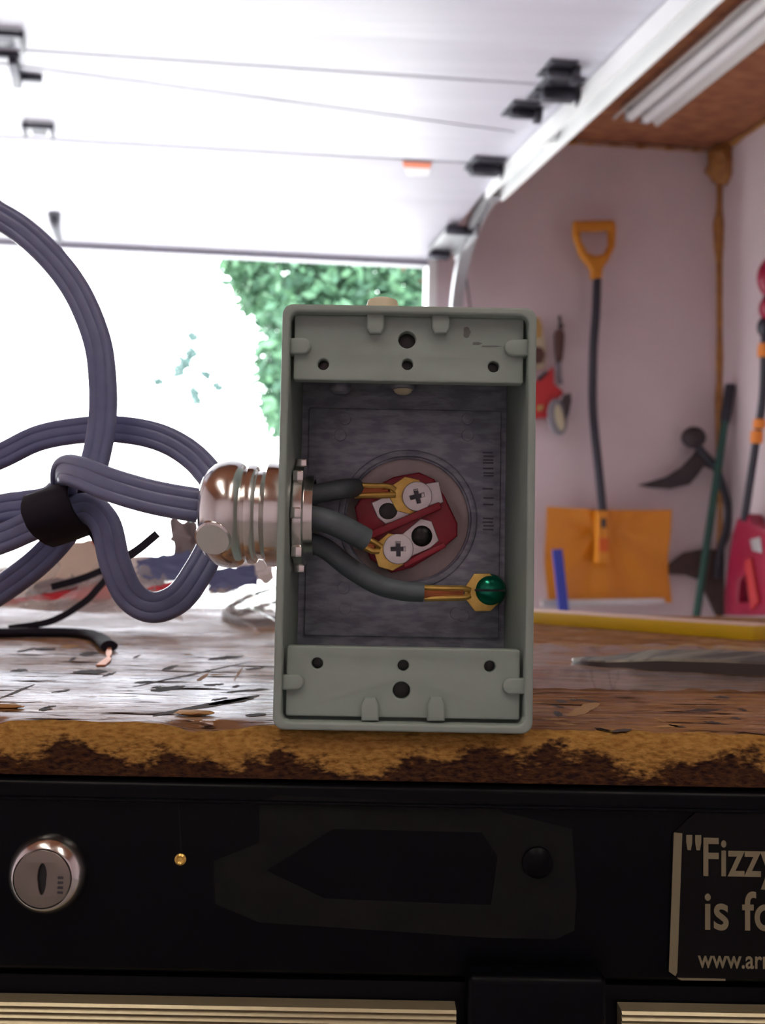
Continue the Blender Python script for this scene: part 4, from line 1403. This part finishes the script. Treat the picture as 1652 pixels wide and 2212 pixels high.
for A, C in zip(ra, ra[1:]):
    for k in range(5): b.faces.new((A[k], A[(k + 1) % 5], C[(k + 1) % 5], C[k]))
b.faces.new(ra[0]); b.faces.new(ra[-1])
put('shank', b, 'steelbar', pry, angle=20)
b = new()
ra = []
for px, py, h, w in secs:
    p = B(px, py) + Vector((0, -0.0004, 0.0028))
    ra.append([b.verts.new(p), b.verts.new(p + Vector((0, 0.0009, h * 0.52))), b.verts.new(p + Vector((0, 0.003, h * 0.5))), b.verts.new(p + Vector((0, 0.003, 0)))])
for A, C in zip(ra, ra[1:]):
    for k in range(4): b.faces.new((A[k], A[(k + 1) % 4], C[(k + 1) % 4], C[k]))
b.faces.new(ra[0]); b.faces.new(ra[-1])
put('dark_side', b, 'steelbardark', pry, label='dark front side of the bar')  # darker skin along the lower front of the shank
# wood chips on the worktop
for k, (px, py, r) in enumerate(((14, 1530, 0.0030), (420, 1562, 0.0034))):
    p = B(px, min(py, 1545))
    b = new()
    bmesh.ops.create_icosphere(b, subdivisions=2, radius=1)
    for v in b.verts:
        v.co = p + Vector((v.co.x * r * 1.8, v.co.y * r, (v.co.z + 1) * r * 0.22)) * (1 + 0.25 * noise.noise(v.co * 3 + Vector((k, 0, 0)))) 
        v.co = p + (v.co - p)
    put('wood_chip', b, 'chip', label=('small ochre wood chip on the worktop in front of the cut cable', 'small ochre wood chip at the worktop edge beside the box')[k], cat='wood chip')

# ================================================================== THINGS ON THE WALLS
def wplate(pix, off, th, bevel=0.003, holes=()):
    return plate([wpts(pix, off)] + [wpts(h, off)[::-1] for h in holes], th, wall_frame(off), bevel)
# snow shovel
sh = empty('snow_shovel', F(1303, 1310, 0.05), 'yellow snow shovel with a bent black shaft hanging on the wall', 'shovel')
b = new()
tube(b, [F(x, y, o) for x, y, o in ((1290, 585, .06), (1287, 674, .06), (1282, 741, .06), (1280, 808, .06), (1280, 875, .06), (1285, 942, .065), (1294, 1025, .075), (1301, 1100, .085), (1304, 1140, .09))], 0.0155, 6, 14)
put('shaft', b, 'shaftblack', sh)
b = wplate([(1240, 476), (1326, 474), (1332, 485), (1330, 530), (1316, 560), (1303, 580), (1301, 600), (1279, 600), (1278, 580), (1254, 548), (1240, 505)], 0.08, 0.034, 0.008,
           [[(1254, 497), (1315, 495), (1317, 525), (1308, 546), (1288, 551), (1270, 545), (1257, 520)]])
put('grip', b, 'griporange', sh, label='orange plastic D-shaped grip')
b = new()
NU, NV = 48, 30
Mi = wall_frame(0).inverted()
pc = Mi @ F(1303, 1200, 0)
hwid = (Mi @ F(1437, 1200, 0)).x - pc.x
zt_, zb2 = (Mi @ F(1303, 1103, 0)).y, (Mi @ F(1303, 1298, 0)).y
sock = (Mi @ F(1303, 1150, 0)).y
fr, bk_ = [], []
for i in range(NU + 1):
    u = -1 + 2 * i / NU
    r1, r2 = [], []
    for j in range(NV + 1):
        v = j / NV
        x = pc.x + hwid * 0.985 * u * (1.0 - 0.02 * v)
        y = zt_ + (zb2 - zt_) * v + 0.006 * u * u * (1 - v)
        ang = math.atan2(x - pc.x, abs(sock - y) + 0.03)
        rib = 0.014 * (0.5 + 0.5 * math.cos(ang * 9)) * min(1, math.hypot(x - pc.x, y - sock) / 0.08)
        z = 0.030 + 0.030 * (2 * v - 1) ** 2 + 0.008 * u * u + rib
        r1.append(b.verts.new(wall_frame(0) @ Vector((x, y, z))))
        r2.append(b.verts.new(wall_frame(0) @ Vector((x, y, z - 0.006))))
    fr.append(r1); bk_.append(r2)
for i in range(NU):
    for j in range(NV):
        b.faces.new((fr[i][j], fr[i + 1][j], fr[i + 1][j + 1], fr[i][j + 1]))
        b.faces.new((bk_[i][j], bk_[i + 1][j], bk_[i + 1][j + 1], bk_[i][j + 1]))
for j in range(NV):
    for i in (0, NU): b.faces.new((fr[i][j], fr[i][j + 1], bk_[i][j + 1], bk_[i][j]))
for i in range(NU):
    for j in (0, NV): b.faces.new((fr[i][j], fr[i + 1][j], bk_[i + 1][j], bk_[i][j]))
blade = put('blade', b, 'shovelyellow', sh, label='yellow ribbed plastic blade')
put('wear_strip', wplate([(1170, 1296), (1436, 1292), (1436, 1304), (1170, 1312)], 0.10, 0.01, 0.002), 'steelstrip', blade, label='grey metal wear strip')
put('socket', wplate([(1290, 1102), (1316, 1102), (1318, 1216), (1290, 1216)], 0.105, 0.05, 0.008), 'shovelyellow', blade)
put('socket_screw', wplate([(1299, 1120), (1309, 1120), (1309, 1140), (1299, 1140)], 0.108, 0.006, 0.001), 'shaftblack', blade)
put('socket_label', wplate([(1294, 1162), (1314, 1162), (1314, 1192), (1294, 1192)], 0.107, 0.006, 0.001), 'orange_label', blade)
# blue lath leaning in front of the blade
b = new()
p1, p2 = F(1203, 1187, 0.125), F(1217, 1316, 0.16)
dd = (p2 - p1)
p2 = p1 + dd * (p1.z / (p1.z - p2.z))
sweep(b, [p1, p1.lerp(p2, 0.5), p2], [(0.017, 0.006), (-0.017, 0.006), (-0.017, -0.006), (0.017, -0.006)], tuple(-NW))
put('blue_lath', b, 'bluepaint', label='narrow blue lath leaning against the yellow shovel blade', cat='lath')
# wooden-handled hand tool
ht_ = empty('hand_file', F(1208, 800, 0.02), 'hand tool with a dark wooden handle hanging on the wall above the red pouch', 'hand tool')
b = new()
lathe(b, F(1207, 778, 0.03), (0, 0, 1), [(-0.006, 0.006), (0.0, 0.013), (0.04, 0.017), (0.09, 0.019), (0.106, 0.016), (0.112, 0.006)], 20)
put('handle', b, 'darkwood', ht_)
b = new()
tube(b, [F(1209, 718, 0.03), F(1210, 700, 0.03), F(1208, 683, 0.02)], 0.006)
lathe(b, F(1211, 705, 0.03), (0, 0, 1), [(-0.012, 0.004), (-0.004, 0.011), (0.004, 0.011), (0.012, 0.004)], 14)
put('tang', b, 'darkiron', ht_)
b = new()
sweep(b, [F(1206, 780, 0.025), F(1207, 812, 0.025), F(1210, 830, 0.025)], [(0.010, 0.003), (-0.010, 0.003), (-0.010, -0.003), (0.010, -0.003)], tuple(NW))
put('file_blade', b, 'greyfabric', ht_)
# red pouch with a pale oval tag
po = empty('red_pouch', F(1185, 910, 0.03), 'red folded pouch hanging on the wall beside the snow shovel', 'pouch')
put('cloth', wplate([(1120, 822), (1160, 822), (1196, 791), (1197, 828), (1219, 847), (1198, 870), (1188, 901), (1120, 905)], 0.05, 0.03, 0.006), 'redcloth', po)
put('dark_flap', wplate([(1158, 818), (1180, 800), (1184, 806), (1166, 822)], 0.058, 0.006, 0.001), 'shaftblack', po)
put('yellow_patch', wplate([(1160, 876), (1174, 874), (1172, 886), (1160, 888)], 0.054, 0.004, 0.001), 'tan', po)
ov = empty('oval_reel', F(1208, 944, 0.03), 'pale oval reel with a dark strap hanging below the red pouch', 'reel')
put('rim', wplate([(1206 + 21 * math.cos(a) + 4 * math.sin(a), 900 + 40 * math.sin(a)) for a in [2 * PI * k / 30 for k in range(30)]], 0.078, 0.024, 0.005), 'greyfabric', ov)
put('face', wplate([(1209 + 9 * math.cos(a) + 5 * math.sin(a), 902 + 28 * math.sin(a)) for a in [2 * PI * k / 26 for k in range(26)]], 0.082, 0.006, 0.001), 'palecream', ov)
put('strap', wplate([(1217, 853), (1233, 848), (1235, 865), (1229, 895), (1222, 908), (1220, 880), (1213, 866)], 0.088, 0.012, 0.003), 'darkiron', ov)
br = empty('hanging_brush', F(1160, 800, 0.03), 'tan handled brush with a brown end half hidden behind the box', 'brush')
put('handle', wplate([(1140, 690), (1165, 684), (1172, 705), (1172, 728), (1140, 735)], 0.03, 0.02, 0.004), 'tan', br)
put('ferrule', wplate([(1140, 728), (1176, 726), (1180, 760), (1176, 795), (1140, 800)], 0.026, 0.014, 0.003), 'palecream', br)
put('bristles', wplate([(1140, 748), (1170, 750), (1179, 765), (1172, 784), (1140, 786)], 0.040, 0.016, 0.004), 'darkwood', br)
# scythe-like tool
scy = empty('grass_hook', F(1560, 1200, 0.05), 'dark curved garden hook with a round knob and pointed blade', 'garden tool')
put('blade', wplate([(1378, 1047), (1395, 1043), (1440, 1030), (1475, 1008), (1496, 985), (1508, 968), (1528, 984), (1545, 1000), (1540, 1014), (1522, 1006), (1508, 1026), (1490, 1046), (1450, 1056), (1408, 1053)], 0.062, 0.02, 0.004), 'darkiron', scy)
b = new()
bmesh.ops.create_uvsphere(b, u_segments=20, v_segments=12, radius=1)
kc = F(1498, 945, 0.062)
for v in b.verts: v.co = kc + Vector((v.co.x * 0.045, v.co.y * 0.03, v.co.z * 0.040))
put('knob', b, 'darkiron', scy)
b = new()
tube(b, [F(x, y, 0.062) for x, y in ((1500, 958), (1520, 980), (1545, 1010), (1562, 1055), (1572, 1100), (1568, 1145), (1554, 1195), (1550, 1250))], 0.014, 6, 12)
put('shaft', b, 'shaftblack', scy)
b = wplate([(1434, 1240), (1448, 1216), (1478, 1194), (1525, 1185), (1566, 1190), (1584, 1230), (1580, 1330), (1548, 1330), (1527, 1285), (1510, 1252), (1482, 1242)], 0.028, 0.016, 0.004)
put('rusty_hoe', b, 'rust', label='broad rusty arched hoe head hanging behind the red tool', cat='hoe')
# green pole
gpz = empty('green_pole', F(1500, 1318, 0.08), 'slim green pole with a black grip leaning into the corner', 'pole')
p1, p2 = F(1577, 832, 0.085), F(1506, 1318, 0.14)
pg = p1.lerp(p2, 0.13)
pe = p1 + (p2 - p1) * (p1.z / (p1.z - p2.z))
b = new(); tube(b, [pg, pg.lerp(pe, 0.5), pe], 0.0135, 2, 12, straight=True)
put('pole', b, 'greenpole', gpz)
b = new(); tube(b, [p1, p1.lerp(pg, 0.04), pg.lerp(p1, 0.05), pg + (pe - pg) * 0.02], 0.0185, 2, 14, straight=True)
put('grip', b, 'shaftblack', gpz)
# red pole tool on the side wall
OFF = 0.07
rp_ = empty('pole_tool', R(1620, 1325, OFF), 'crimson pole tool with orange collars hanging on the side wall', 'pole tool')
hs = plate([rpts([(1590, 1120), (1613, 1110), (1624, 1130), (1700, 1165), (1730, 1330), (1562, 1330), (1562, 1285), (1572, 1205), (1580, 1155)], OFF),
            rpts([(1592, 1300), (1596, 1255), (1614, 1238), (1624, 1262), (1618, 1300)], OFF)[::-1]], 0.06, rwall_frame(OFF), 0.008)
hs = put('housing', hs, 'crimson', rp_, label='crimson plastic housing')
put('vent', plate([rpts([(1618, 1165), (1640, 1160), (1644, 1195), (1624, 1190)], OFF + 0.004)], 0.01, rwall_frame(OFF + 0.004), 0.002), 'zincgrey', hs)
put('inner_ridge', plate([rpts([(1606, 1210), (1620, 1205), (1636, 1300), (1620, 1318), (1612, 1262)], OFF + 0.012)], 0.03, rwall_frame(OFF + 0.012), 0.004), 'redcloth', hs)
b = new()
tube(b, [R(1607, 1125, OFF), R(1632, 960, OFF), R(1648, 850, OFF), R(1652, 700, OFF), R(1656, 640, OFF)], 0.0135, 6, 12)
put('shaft', b, 'shaftblack', rp_)
for y0, y1, px in ((905, 926, 1640), (930, 958, 1634), (742, 772, 1650)):
    b = new()
    a, c = R(px + 1, y0, OFF), R(px - 1, y1, OFF)
    lathe(b, a, c - a, [(0, 0.017), (0.003, 0.021), ((c - a).length - 0.003, 0.021), ((c - a).length, 0.017)], 18)
    put('collar', b, 'collarorange', rp_)
b = new()
for (px, py, rx, rz) in ((1668, 600, 0.050, 0.070), (1660, 665, 0.03, 0.04)):
    bb2 = new()
    bmesh.ops.create_uvsphere(bb2, u_segments=18, v_segments=12, radius=1)
    c = R(px, py, OFF)
    for v in bb2.verts: v.co = c + Vector((v.co.x * rx, v.co.y * 0.04, v.co.z * rz))
    b = merge(b, bb2)
put('head', b, 'crimson', rp_)
b = new()
bmesh.ops.create_uvsphere(b, u_segments=16, v_segments=10, radius=1)
c = R(1652, 706, OFF)
for v in b.verts: v.co = c + Vector((v.co.x * 0.026, v.co.y * 0.026, v.co.z * 0.034))
put('clamp_knob', b, 'shaftblack', rp_)
